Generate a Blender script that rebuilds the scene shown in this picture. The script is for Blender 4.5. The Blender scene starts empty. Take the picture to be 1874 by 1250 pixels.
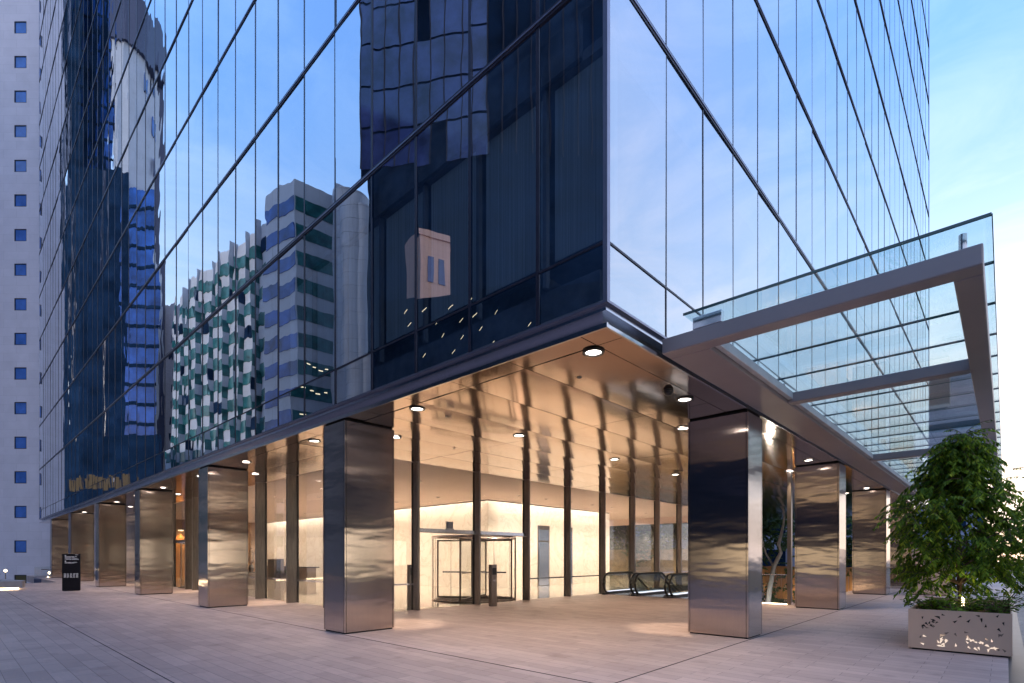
import bpy, math, random
from mathutils import Vector, Matrix
R_ = math.radians
random.seed(7)
scene = bpy.context.scene
COL = scene.collection

# ------------------------------------------------------------------ camera
CX, CY, CZ = -5.615, -3.619, 1.6
YAW = R_(42.937)
cam_d = bpy.data.cameras.new("camera")
cam = bpy.data.objects.new("camera", cam_d)
COL.objects.link(cam)
cam.location = (CX, CY, CZ)
cam.rotation_euler = (R_(90), 0, YAW - R_(90))
cam_d.sensor_width = 36.0
cam_d.sensor_fit = 'HORIZONTAL'
cam_d.lens = 18.6435
cam_d.shift_y = 0.21025
cam_d.clip_start = 0.05
cam_d.clip_end = 3000
scene.camera = cam

# ------------------------------------------------------------------ sky, sun, exposure
SUN_EL, SUN_AZ = R_(8.0), R_(7.0)          # azimuth measured from +x, counter-clockwise
world = bpy.data.worlds.new("World")
scene.world = world
world.use_nodes = True
wn, wl = world.node_tree.nodes, world.node_tree.links
wn.clear()
w_out = wn.new('ShaderNodeOutputWorld')
w_bg = wn.new('ShaderNodeBackground')
w_sky = wn.new('ShaderNodeTexSky')
w_sky.sky_type = 'NISHITA'
w_sky.sun_disc = False
w_sky.sun_elevation = SUN_EL
w_sky.sun_rotation = R_(90) - SUN_AZ         # rotation 0 is +y, clockwise
w_sky.air_density = 1.0
w_sky.dust_density = 1.2
w_sky.ozone_density = 1.5
w_bg.inputs['Strength'].default_value = 0.15
# thin high cloud wisps laid over the sky
w_tc = wn.new('ShaderNodeTexCoord')
w_map = wn.new('ShaderNodeMapping'); w_map.inputs['Scale'].default_value = (1.2, 1.2, 3.0)
w_noi = wn.new('ShaderNodeTexNoise'); w_noi.inputs['Scale'].default_value = 3.2
w_noi.inputs['Detail'].default_value = 7; w_noi.inputs['Roughness'].default_value = 0.6
w_noi.inputs['Distortion'].default_value = 0.8
w_rmp = wn.new('ShaderNodeValToRGB')
w_rmp.color_ramp.elements[0].position = 0.42; w_rmp.color_ramp.elements[0].color = (1, 1, 1, 1)
w_rmp.color_ramp.elements[1].position = 0.80; w_rmp.color_ramp.elements[1].color = (1.55, 1.26, 1.08, 1)
w_mul = wn.new('ShaderNodeMix'); w_mul.data_type = 'RGBA'; w_mul.blend_type = 'MULTIPLY'
w_mul.inputs['Factor'].default_value = 1.0
w_mul2 = wn.new('ShaderNodeMix'); w_mul2.data_type = 'RGBA'; w_mul2.blend_type = 'MULTIPLY'
w_mul2.inputs['Factor'].default_value = 1.0
w_mul2.inputs['B'].default_value = (1.0, 1.0, 1.0, 1)
wl.new(w_tc.outputs['Generated'], w_map.inputs['Vector'])
wl.new(w_map.outputs['Vector'], w_noi.inputs['Vector'])
wl.new(w_noi.outputs['Fac'], w_rmp.inputs['Fac'])
# evening air: blue paling to a white horizon all round, unseen zenith brightened as fill light, mixed with the physical sky
w_sep = wn.new('ShaderNodeSeparateXYZ')
wl.new(w_tc.outputs['Generated'], w_sep.inputs['Vector'])
w_grad = wn.new('ShaderNodeValToRGB')
KSKY = 1.0 / (0.15 * 2.0)
for _p, _c in ((0.0, (0.92, 0.90, 0.93)), (0.12, (0.86, 0.90, 0.98)), (0.24, (0.74, 0.85, 1.04)), (0.38, (0.52, 0.74, 1.08)), (0.60, (0.22, 0.475, 1.03)), (0.78, (0.20, 0.45, 1.08)), (1.0, (0.55, 0.76, 1.35))):
    _e = w_grad.color_ramp.elements[0] if _p == 0.0 else (w_grad.color_ramp.elements[-1] if _p == 1.0 else w_grad.color_ramp.elements.new(_p))
    _e.position = _p
    _e.color = (*_c, 1)
wl.new(w_sep.outputs['Z'], w_grad.inputs['Fac'])
w_sc = wn.new('ShaderNodeVectorMath'); w_sc.operation = 'SCALE'; w_sc.inputs['Scale'].default_value = KSKY
wl.new(w_grad.outputs['Color'], w_sc.inputs[0])
w_mix = wn.new('ShaderNodeMix'); w_mix.data_type = 'RGBA'; w_mix.inputs['Factor'].default_value = 0.94
# sky whitened towards -y, added to lighten what the right facade reflects
w_neg = wn.new('ShaderNodeMapRange'); w_neg.interpolation_type = 'SMOOTHSTEP'
w_neg.inputs['From Min'].default_value = -0.08; w_neg.inputs['From Max'].default_value = -0.55
w_neg.inputs['To Min'].default_value = 0.0; w_neg.inputs['To Max'].default_value = 0.62
wl.new(w_sep.outputs['Y'], w_neg.inputs['Value'])
w_whiten = wn.new('ShaderNodeMix'); w_whiten.data_type = 'RGBA'
w_whiten.inputs['B'].default_value = (0.66 * KSKY, 0.74 * KSKY, 0.95 * KSKY, 1)
wl.new(w_neg.outputs['Result'], w_whiten.inputs['Factor'])
wl.new(w_sc.outputs['Vector'], w_whiten.inputs['A'])
wl.new(w_sky.outputs['Color'], w_mix.inputs['A']); wl.new(w_whiten.outputs['Result'], w_mix.inputs['B'])
wl.new(w_mix.outputs['Result'], w_mul.inputs['A'])
wl.new(w_rmp.outputs['Color'], w_mul.inputs['B'])
wl.new(w_mul.outputs['Result'], w_mul2.inputs['A'])
wl.new(w_mul2.outputs['Result'], w_bg.inputs['Color'])
wl.new(w_bg.outputs['Background'], w_out.inputs['Surface'])

sun_d = bpy.data.lights.new("sun", 'SUN')
sun_d.energy = 0.6
sun_d.angle = R_(10)
sun_d.color = (1.0, 0.86, 0.76)
sun = bpy.data.objects.new("sun", sun_d)
COL.objects.link(sun)
sdir = Vector((math.cos(SUN_EL) * math.cos(SUN_AZ), math.cos(SUN_EL) * math.sin(SUN_AZ), math.sin(SUN_EL)))
sun.rotation_euler = sdir.to_track_quat('Z', 'Y').to_euler()
sun.location = (40, -40, 60)

vs = scene.view_settings
vs.view_transform = 'Standard'
vs.look = 'None'
vs.exposure = 1.5
vs.gamma = 1.0
vs.use_curve_mapping = False

cy = scene.cycles
cy.max_bounces = 9
cy.diffuse_bounces = 4
cy.glossy_bounces = 6
cy.transmission_bounces = 6
cy.transparent_max_bounces = 24
cy.caustics_reflective = False
cy.caustics_refractive = False
cy.sample_clamp_indirect = 5.0
cy.use_denoising = True
cy.use_adaptive_sampling = True
cy.adaptive_threshold = 0.012


# ------------------------------------------------------------------ materials
def new_mat(name):
    m = bpy.data.materials.new(name)
    m.use_nodes = True
    n = m.node_tree.nodes
    n.clear()
    out = n.new('ShaderNodeOutputMaterial')
    return m, n, m.node_tree.links, out


def noise(n, l, scale, detail=4, rough=0.55, vec=None, mscale=None, coord='Object', dist=0.0):
    t = n.new('ShaderNodeTexNoise')
    t.inputs['Scale'].default_value = scale
    t.inputs['Detail'].default_value = detail
    t.inputs['Roughness'].default_value = rough
    t.inputs['Distortion'].default_value = dist
    if vec is None:
        tc = n.new('ShaderNodeTexCoord')
        vec = tc.outputs[coord]
    if mscale:
        mp = n.new('ShaderNodeMapping')
        mp.inputs['Scale'].default_value = mscale
        l.new(vec, mp.inputs['Vector'])
        vec = mp.outputs['Vector']
    l.new(vec, t.inputs['Vector'])
    return t


def ramp(n, l, fac, stops):
    r = n.new('ShaderNodeValToRGB')
    e = r.color_ramp.elements
    while len(e) < len(stops):
        e.new(0.5)
    for k, (p, c) in enumerate(stops):
        e[k].position = p
        e[k].color = (*c, 1) if len(c) == 3 else c
    l.new(fac, r.inputs['Fac'])
    return r


def bump(n, l, h, strength, distance, normal=None):
    b = n.new('ShaderNodeBump')
    b.inputs['Strength'].default_value = strength
    b.inputs['Distance'].default_value = distance
    l.new(h, b.inputs['Height'])
    if normal is not None:
        l.new(normal, b.inputs['Normal'])
    return b


def pbr(name, color, rough=0.5, metal=0.0, var=0.12, vscale=3.0, bumpd=0.0, bscale=40.0, mscale=None, spec=0.5, coord='Object'):
    """Plain painted / stone / metal surface with a little tonal mottling and micro relief."""
    m, n, l, out = new_mat(name)
    b = n.new('ShaderNodeBsdfPrincipled')
    b.inputs['Roughness'].default_value = rough
    b.inputs['Metallic'].default_value = metal
    b.inputs['Specular IOR Level'].default_value = spec
    t = noise(n, l, vscale, 5, 0.6, mscale=mscale, coord=coord)
    lo = tuple(c * (1 - var) for c in color)
    hi = tuple(min(1, c * (1 + var)) for c in color)
    r = ramp(n, l, t.outputs['Fac'], [(0.3, lo), (0.7, hi)])
    l.new(r.outputs['Color'], b.inputs['Base Color'])
    if bumpd > 0:
        t2 = noise(n, l, bscale, 3, 0.5, coord=coord)
        bb = bump(n, l, t2.outputs['Fac'], 1.0, bumpd)
        l.new(bb.outputs['Normal'], b.inputs['Normal'])
    l.new(b.outputs['BSDF'], out.inputs['Surface'])
    return m


def emit(name, color, strength):
    m, n, l, out = new_mat(name)
    e = n.new('ShaderNodeEmission')
    e.inputs['Color'].default_value = (*color, 1)
    e.inputs['Strength'].default_value = strength
    l.new(e.outputs['Emission'], out.inputs['Surface'])
    return m


def steel(name, color, rough, aniso, wave_d, wave_scale, grain=True, aniso_rot=0.0):
    m, n, l, out = new_mat(name)
    b = n.new('ShaderNodeBsdfPrincipled')
    b.inputs['Metallic'].default_value = 1.0
    b.inputs['Anisotropic'].default_value = aniso
    b.inputs['Anisotropic Rotation'].default_value = aniso_rot
    tg = n.new('ShaderNodeTangent')
    tg.direction_type = 'RADIAL'; tg.axis = 'Z'
    if aniso > 0:
        l.new(tg.outputs['Tangent'], b.inputs['Tangent'])
    g = noise(n, l, 1.0, 4, 0.7, mscale=(220, 220, 1.5))
    c = ramp(n, l, g.outputs['Fac'], [(0.3, tuple(x * 0.9 for x in color)), (0.7, tuple(min(1, x * 1.06) for x in color))])
    l.new(c.outputs['Color'], b.inputs['Base Color'])
    rr = n.new('ShaderNodeMapRange')
    rr.inputs['To Min'].default_value = rough * 0.85
    rr.inputs['To Max'].default_value = rough * 1.15
    l.new(g.outputs['Fac'], rr.inputs['Value'])
    l.new(rr.outputs['Result'], b.inputs['Roughness'])
    geo = n.new('ShaderNodeNewGeometry')
    w = noise(n, l, 1.0, 2, 0.5, vec=geo.outputs['Position'], mscale=wave_scale)
    bb = bump(n, l, w.outputs['Fac'], 1.0, wave_d)
    l.new(bb.outputs['Normal'], b.inputs['Normal'])
    l.new(b.outputs['BSDF'], out.inputs['Surface'])
    return m


def glass(name, tint, gloss_col, base_refl, wave_d=0.0, wave_scale=(0.6, 0.6, 0.4), ior=1.5, rough=0.0, per_pane=False):
    """Pane of thin glass: mirror reflection by angle over tinted see-through."""
    m, n, l, out = new_mat(name)
    tr = n.new('ShaderNodeBsdfTransparent')
    tr.inputs['Color'].default_value = (*tint, 1)
    gl = n.new('ShaderNodeBsdfGlossy')
    gl.inputs['Color'].default_value = (*gloss_col, 1)
    gl.inputs['Roughness'].default_value = rough
    geo0 = n.new('ShaderNodeNewGeometry')
    dp_ = n.new('ShaderNodeVectorMath'); dp_.operation = 'DOT_PRODUCT'
    l.new(geo0.outputs['Incoming'], dp_.inputs[0]); l.new(geo0.outputs['True Normal'], dp_.inputs[1])
    ab = n.new('ShaderNodeMath'); ab.operation = 'ABSOLUTE'
    l.new(dp_.outputs['Value'], ab.inputs[0])
    om = n.new('ShaderNodeMath'); om.operation = 'SUBTRACT'; om.inputs[0].default_value = 1.0; om.use_clamp = True
    l.new(ab.outputs[0], om.inputs[1])
    p5 = n.new('ShaderNodeMath'); p5.operation = 'POWER'; p5.inputs[1].default_value = 4.0 if base_refl > 0.3 else 5.0
    l.new(om.outputs[0], p5.inputs[0])
    mr = n.new('ShaderNodeMapRange')          # Schlick: reflection rises towards grazing view
    mr.inputs['To Min'].default_value = base_refl
    mr.inputs['To Max'].default_value = 1.0
    l.new(p5.outputs[0], mr.inputs['Value'])
    mx = n.new('ShaderNodeMixShader')
    l.new(mr.outputs['Result'], mx.inputs['Fac'])
    l.new(tr.outputs['BSDF'], mx.inputs[1])
    l.new(gl.outputs['BSDF'], mx.inputs[2])
    if wave_d > 0:
        geo = n.new('ShaderNodeNewGeometry')
        vec = geo.outputs['Position']
        if per_pane:
            oi = n.new('ShaderNodeObjectInfo')
            vm = n.new('ShaderNodeVectorMath'); vm.operation = 'ADD'
            sc = n.new('ShaderNodeMath'); sc.operation = 'MULTIPLY'; sc.inputs[1].default_value = 60
            l.new(oi.outputs['Random'], sc.inputs[0])
            l.new(vec, vm.inputs[0]); l.new(sc.outputs[0], vm.inputs[1])
            vec = vm.outputs['Vector']
        w = noise(n, l, 1.0, 2, 0.45, vec=vec, mscale=wave_scale)
        bb = bump(n, l, w.outputs['Fac'], 1.0, wave_d)
        l.new(bb.outputs['Normal'], gl.inputs['Normal'])
    l.new(mx.outputs['Shader'], out.inputs['Surface'])
    return m


def paving(name, c1, c2, mortar, bw, rh, rot, var=1.0, rough=0.55):
    m, n, l, out = new_mat(name)
    b = n.new('ShaderNodeBsdfPrincipled')
    geo = n.new('ShaderNodeNewGeometry')
    mp = n.new('ShaderNodeMapping')
    mp.inputs['Rotation'].default_value = (0, 0, rot)
    l.new(geo.outputs['Position'], mp.inputs['Vector'])
    br = n.new('ShaderNodeTexBrick')
    br.inputs['Color1'].default_value = (*c1, 1)
    br.inputs['Color2'].default_value = (*c2, 1)
    br.inputs['Mortar'].default_value = (*mortar, 1)
    br.inputs['Scale'].default_value = 1.0
    br.inputs['Brick Width'].default_value = bw
    br.inputs['Row Height'].default_value = rh
    br.inputs['Mortar Size'].default_value = 0.004
    br.inputs['Mortar Smooth'].default_value = 0.3
    br.inputs['Bias'].default_value = 0.0
    br.offset = 0.37
    br.offset_frequency = 2
    l.new(mp.outputs['Vector'], br.inputs['Vector'])
    big = noise(n, l, 0.22, 5, 0.6, vec=geo.outputs['Position'])
    rb = ramp(n, l, big.outputs['Fac'], [(0.32, (0.78, 0.77, 0.78)), (0.68, (1.12, 1.10, 1.09))])
    m1 = n.new('ShaderNodeMix'); m1.data_type = 'RGBA'; m1.blend_type = 'MULTIPLY'; m1.inputs['Factor'].default_value = 1
    l.new(br.outputs['Color'], m1.inputs['A']); l.new(rb.outputs['Color'], m1.inputs['B'])
    fine = noise(n, l, 1.0, 6, 0.65, vec=mp.outputs['Vector'], mscale=(3.0, 22, 10))
    rf = ramp(n, l, fine.outputs['Fac'], [(0.28, (0.8, 0.8, 0.8)), (0.72, (1.14, 1.13, 1.12))])
    m2 = n.new('ShaderNodeMix'); m2.data_type = 'RGBA'; m2.blend_type = 'MULTIPLY'; m2.inputs['Factor'].default_value = var
    l.new(m1.outputs['Result'], m2.inputs['A']); l.new(rf.outputs['Color'], m2.inputs['B'])
    spots = noise(n, l, 2.1, 3, 0.5, vec=geo.outputs['Position'])
    rs = ramp(n, l, spots.outputs['Fac'], [(0.26, (0.6, 0.57, 0.56)), (0.42, (1, 1, 1))])
    m3 = n.new('ShaderNodeMix'); m3.data_type = 'RGBA'; m3.blend_type = 'MULTIPLY'; m3.inputs['Factor'].default_value = 0.6
    l.new(m2.outputs['Result'], m3.inputs['A']); l.new(rs.outputs['Color'], m3.inputs['B'])
    l.new(m3.outputs['Result'], b.inputs['Base Color'])
    rr = ramp(n, l, fine.outputs['Fac'], [(0.3, (rough - 0.12,) * 3), (0.7, (rough + 0.12,) * 3)])
    l.new(rr.outputs['Color'], b.inputs['Roughness'])
    b.inputs['Specular IOR Level'].default_value = 0.45
    bb = bump(n, l, br.outputs['Fac'], 0.5, -0.003)
    bb2 = bump(n, l, fine.outputs['Fac'], 0.35, 0.003, bb.outputs['Normal'])
    l.new(bb2.outputs['Normal'], b.inputs['Normal'])
    l.new(b.outputs['BSDF'], out.inputs['Surface'])
    return m


def marble(name):
    m, n, l, out = new_mat(name)
    b = n.new('ShaderNodeBsdfPrincipled')
    b.inputs['Roughness'].default_value = 0.22
    geo = n.new('ShaderNodeNewGeometry')
    d = noise(n, l, 0.55, 6, 0.62, vec=geo.outputs['Position'], dist=1.6)
    vein = ramp(n, l, d.outputs['Fac'], [(0.455, (0.80, 0.76, 0.70)), (0.485, (0.69, 0.63, 0.56)), (0.51, (0.80, 0.76, 0.70))])
    d2 = noise(n, l, 1.7, 6, 0.6, vec=geo.outputs['Position'], dist=1.0)
    v2 = ramp(n, l, d2.outputs['Fac'], [(0.3, (0.93, 0.92, 0.90)), (0.7, (1.0, 1.0, 1.0))])
    mx = n.new('ShaderNodeMix'); mx.data_type = 'RGBA'; mx.blend_type = 'MULTIPLY'; mx.inputs['Factor'].default_value = 1
    l.new(vein.outputs['Color'], mx.inputs['A']); l.new(v2.outputs['Color'], mx.inputs['B'])
    l.new(mx.outputs['Result'], b.inputs['Base Color'])
    l.new(b.outputs['BSDF'], out.inputs['Surface'])
    return m


def leaf_mat(name, color):
    m, n, l, out = new_mat(name)
    b = n.new('ShaderNodeBsdfPrincipled')
    b.inputs['Roughness'].default_value = 0.6
    b.inputs['Specular IOR Level'].default_value = 0.3
    oi = n.new('ShaderNodeNewGeometry')
    r = ramp(n, l, oi.outputs['Random Per Island'], [(0.0, tuple(c * 0.6 for c in color)), (1.0, tuple(c * 1.35 for c in color))])
    l.new(r.outputs['Color'], b.inputs['Base Color'])
    tl = n.new('ShaderNodeBsdfTranslucent')
    l.new(r.outputs['Color'], tl.inputs['Color'])
    mx = n.new('ShaderNodeMixShader'); mx.inputs['Fac'].default_value = 0.42
    l.new(b.outputs['BSDF'], mx.inputs[1]); l.new(tl.outputs['BSDF'], mx.inputs[2])
    l.new(mx.outputs['Shader'], out.inputs['Surface'])
    return m


def tile_wall(name, color, bw, rh, rough=0.6, mort=0.9):
    """Wall clad in large pale panels: faint joints and slight tone change per panel."""
    m, n, l, out = new_mat(name)
    b = n.new('ShaderNodeBsdfPrincipled')
    b.inputs['Roughness'].default_value = rough
    tc = n.new('ShaderNodeTexCoord')
    mp = n.new('ShaderNodeMapping')
    mp.inputs['Rotation'].default_value = (R_(90), 0, 0)
    l.new(tc.outputs['Object'], mp.inputs['Vector'])
    br = n.new('ShaderNodeTexBrick')
    br.inputs['Color1'].default_value = (*color, 1)
    br.inputs['Color2'].default_value = (*[c * 0.95 for c in color], 1)
    br.inputs['Mortar'].default_value = (*[c * mort for c in color], 1)
    br.inputs['Scale'].default_value = 1.0
    br.inputs['Brick Width'].default_value = bw
    br.inputs['Row Height'].default_value = rh
    br.inputs['Mortar Size'].default_value = 0.012
    l.new(mp.outputs['Vector'], br.inputs['Vector'])
    t = noise(n, l, 0.6, 5, 0.6, vec=tc.outputs['Object'])
    r = ramp(n, l, t.outputs['Fac'], [(0.3, (0.93, 0.93, 0.93)), (0.7, (1.05, 1.05, 1.05))])
    mx = n.new('ShaderNodeMix'); mx.data_type = 'RGBA'; mx.blend_type = 'MULTIPLY'; mx.inputs['Factor'].default_value = 1
    l.new(br.outputs['Color'], mx.inputs['A']); l.new(r.outputs['Color'], mx.inputs['B'])
    l.new(mx.outputs['Result'], b.inputs['Base Color'])
    l.new(b.outputs['BSDF'], out.inputs['Surface'])
    return m


M = {}
M['paving'] = paving('pale_paving', (0.52, 0.42, 0.40), (0.425, 0.335, 0.32), (0.21, 0.17, 0.165), 0.75, 0.22, R_(90))
M['side_paving'] = paving('grey_paving', (0.22, 0.215, 0.22), (0.15, 0.15, 0.155), (0.07, 0.07, 0.07), 0.9, 0.15, R_(90))
M['drain'] = pbr('drain_steel', (0.10, 0.10, 0.11), 0.4, 0.6)
M['asphalt'] = pbr('asphalt', (0.05, 0.05, 0.055), 0.85, vscale=0.5, bumpd=0.01)
M['earth'] = pbr('earth', (0.05, 0.035, 0.025), 0.95, vscale=14, var=0.5, bumpd=0.02, bscale=60)
M['column'] = steel('brushed_steel', (0.53, 0.455, 0.415), 0.15, 0.85, 0.006, (0.8, 0.8, 3.0))
M['soffit'] = steel('polished_steel_panel', (0.535, 0.37, 0.275), 0.10, 0.0, 0.004, (0.9, 1.3, 0.9))
M['lip'] = steel('steel_edge', (0.62, 0.60, 0.60), 0.2, 0.0, 0.001, (2, 2, 2))
M['fascia'] = steel('dark_steel_fascia', (0.60, 0.61, 0.68), 0.22, 0.0, 0.0015, (0.8, 0.8, 1.5))
M['gap'] = pbr('shadow_gap', (0.012, 0.012, 0.014), 0.8)
M['mullion'] = pbr('dark_mullion', (0.028, 0.026, 0.045), 0.35, 0.3, var=0.2)
M['mull_edge'] = pbr('light_mullion', (0.28, 0.28, 0.36), 0.3, 0.8, var=0.1)
M['bronze'] = pbr('bronze_fin', (0.235, 0.205, 0.19), 0.28, 0.85, var=0.25, mscale=(20, 20, 1))
M['curtain'] = glass('curtain_glass', (0.76, 0.86, 0.95), (0.92, 0.96, 1.0), 0.62, 0.0036, (0.75, 0.75, 0.5), ior=1.6, per_pane=True)
M['clear'] = glass('clear_glass', (0.93, 0.95, 0.94), (1, 1, 1), 0.035, 0.0006, (0.4, 0.4, 0.4), ior=1.45)
M['canopy_glass'] = glass('canopy_glass', (0.80, 0.905, 0.925), (0.9, 0.97, 1.0), 0.06, 0.0006, (0.5, 0.5, 0.5), ior=1.5)
M['glass_edge'] = pbr('glass_edge', (0.03, 0.09, 0.10), 0.15)
M['smoked'] = glass('smoked_glass', (0.72, 0.74, 0.73), (1, 1, 1), 0.05, ior=1.5)
M['clear_tint'] = glass('tinted_balustrade', (0.80, 0.83, 0.82), (1, 1, 1), 0.04, ior=1.5)
M['canopy'] = pbr('canopy_paint', (0.31, 0.275, 0.285), 0.42, 0.25, var=0.05, vscale=1.2)
M['gutter'] = pbr('pale_gutter_paint', (0.55, 0.55, 0.56), 0.6)
M['marble'] = marble('cream_marble')
M['lobby_floor'] = pbr('polished_lobby_floor', (0.55, 0.49, 0.42), 0.06, var=0.08, vscale=0.8)
M['lobby_ceiling'] = pbr('lobby_ceiling_paint', (0.64, 0.51, 0.45), 0.8, var=0.03)
M['timber'] = pbr('timber_panel', (0.28, 0.155, 0.075), 0.4, var=0.3, mscale=(6, 6, 0.5), vscale=2)
M['dark'] = pbr('dark_interior', (0.02, 0.022, 0.03), 0.7)
M['office_wall'] = pbr('office_interior', (0.25, 0.28, 0.34), 0.8, var=0.3)
M['slab'] = pbr('office_slab', (0.3, 0.32, 0.36), 0.8)
M['blind'] = pbr('roller_blind', (0.62, 0.70, 0.74), 0.8, var=0.25, mscale=(60, 60, 0.3), vscale=1)
M['black'] = pbr('black_plastic', (0.012, 0.012, 0.013), 0.35)
M['rubber'] = pbr('handrail_rubber', (0.014, 0.014, 0.015), 0.3)
M['chrome'] = pbr('satin_chrome', (0.62, 0.62, 0.66), 0.2, 1.0, var=0.08)
M['planter'] = pbr('champagne_planter_paint', (0.62, 0.455, 0.345), 0.5, 0.1, var=0.05, vscale=2)
M['hole'] = pbr('perforation_dark', (0.02, 0.018, 0.016), 0.8)
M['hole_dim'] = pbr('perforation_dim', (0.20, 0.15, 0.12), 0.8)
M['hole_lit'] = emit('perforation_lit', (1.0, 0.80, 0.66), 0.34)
M['bark'] = pbr('bark', (0.13, 0.085, 0.06), 0.85, var=0.4, mscale=(9, 9, 2), vscale=3, bumpd=0.01, bscale=30)
M['pale_bark'] = pbr('pale_bark', (0.42, 0.40, 0.40), 0.8, var=0.3, mscale=(4, 4, 1), vscale=3)
M['leaf_a'] = leaf_mat('leaf_dark', (0.085, 0.165, 0.016))
M['leaf_b'] = leaf_mat('leaf_mid', (0.17, 0.29, 0.024))
M['leaf_c'] = leaf_mat('leaf_bright', (0.40, 0.52, 0.04))
M['leaf_bg'] = leaf_mat('leaf_background', (0.06, 0.12, 0.04))
M['white_wall'] = tile_wall('pale_concrete_panel', (0.79, 0.755, 0.84), 1.62, 0.8, mort=0.86)
M['white_clad'] = tile_wall('white_panel_cladding', (0.50, 0.56, 0.65), 1.8, 3.4, mort=0.75)
M['win_frame'] = pbr('dark_window_frame', (0.02, 0.025, 0.05), 0.5)
M['win_blue'] = pbr('painted_sky_pane', (0.075, 0.20, 0.60), 0.15, var=0.25, vscale=0.8)  # blue sky reflection put into the pane's base colour
M['win_olive'] = pbr('dim_window', (0.10, 0.085, 0.02), 0.3)
M['green_glass'] = pbr('green_window', (0.020, 0.125, 0.135), 0.2, 0.0, var=0.6, vscale=0.9, spec=0.35)
M['dark_glass'] = pbr('dark_tower_glass', (0.010, 0.028, 0.066), 0.6, var=0.5, vscale=0.3, spec=0.0)
M['blue_glass'] = pbr('blue_tower_glass', (0.02, 0.085, 0.34), 0.2, var=0.7, vscale=0.25, spec=0.25)
M['grid_glass'] = pbr('violet_tower_glass', (0.06, 0.085, 0.24), 0.08, var=0.7, vscale=0.35, spec=0.8)
M['fin_glass'] = pbr('dark_fin', (0.018, 0.03, 0.075), 0.3)
M['slate'] = pbr('slate_cap', (0.05, 0.065, 0.13), 0.5)
M['salmon'] = tile_wall('salmon_brick', (0.88, 0.52, 0.40), 0.9, 0.4, mort=0.85)
M['sun_stone'] = pbr('pale_sunlit_stone', (0.93, 0.80, 0.72), 0.7)
M['teal_glass'] = pbr('teal_office_glass', (0.02, 0.085, 0.13), 0.3, var=0.5, vscale=0.12, spec=0.1)
M['lamp_white'] = emit('lamp_lens_white', (1.0, 0.88, 0.80), 9.0)
M['lamp_warm'] = emit('lamp_lens_warm', (1.0, 0.74, 0.46), 7.0)
M['strip_warm'] = emit('warm_strip', (1.0, 0.72, 0.45), 4.0)
M['lit_window'] = emit('lit_office_window', (1.0, 0.80, 0.52), 0.7)
M['lit_tube'] = emit('office_ceiling_tube', (1.0, 0.86, 0.58), 0.6)
M['ink'] = pbr('sign_white_ink', (0.88, 0.88, 0.9), 0.6)
M['sign'] = pbr('sign_black', (0.010, 0.009, 0.013), 0.7, spec=0.2)
M['blue_wall'] = pbr('blue_grey_wall', (0.26, 0.34, 0.52), 0.6)
M['cream_wall'] = pbr('cream_wall', (0.50, 0.44, 0.34), 0.7)
M['brown_wall'] = pbr('brown_garden_wall', (0.30, 0.19, 0.105), 0.85, var=0.45, vscale=2.5, bumpd=0.02, bscale=9)
M['stone_dark'] = pbr('dark_stone', (0.10, 0.09, 0.10), 0.7, var=0.2)
M['stone'] = pbr('plinth_stone', (0.42, 0.40, 0.42), 0.7, var=0.1, bumpd=0.004)
M['sensor'] = pbr('sensor_plastic', (0.42, 0.46, 0.52), 0.5)
M['flower'] = pbr('dried_twig', (0.16, 0.09, 0.06), 0.8)
M['mat'] = pbr('entrance_mat', (0.05, 0.03, 0.022), 0.95, var=0.3, vscale=40)


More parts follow.
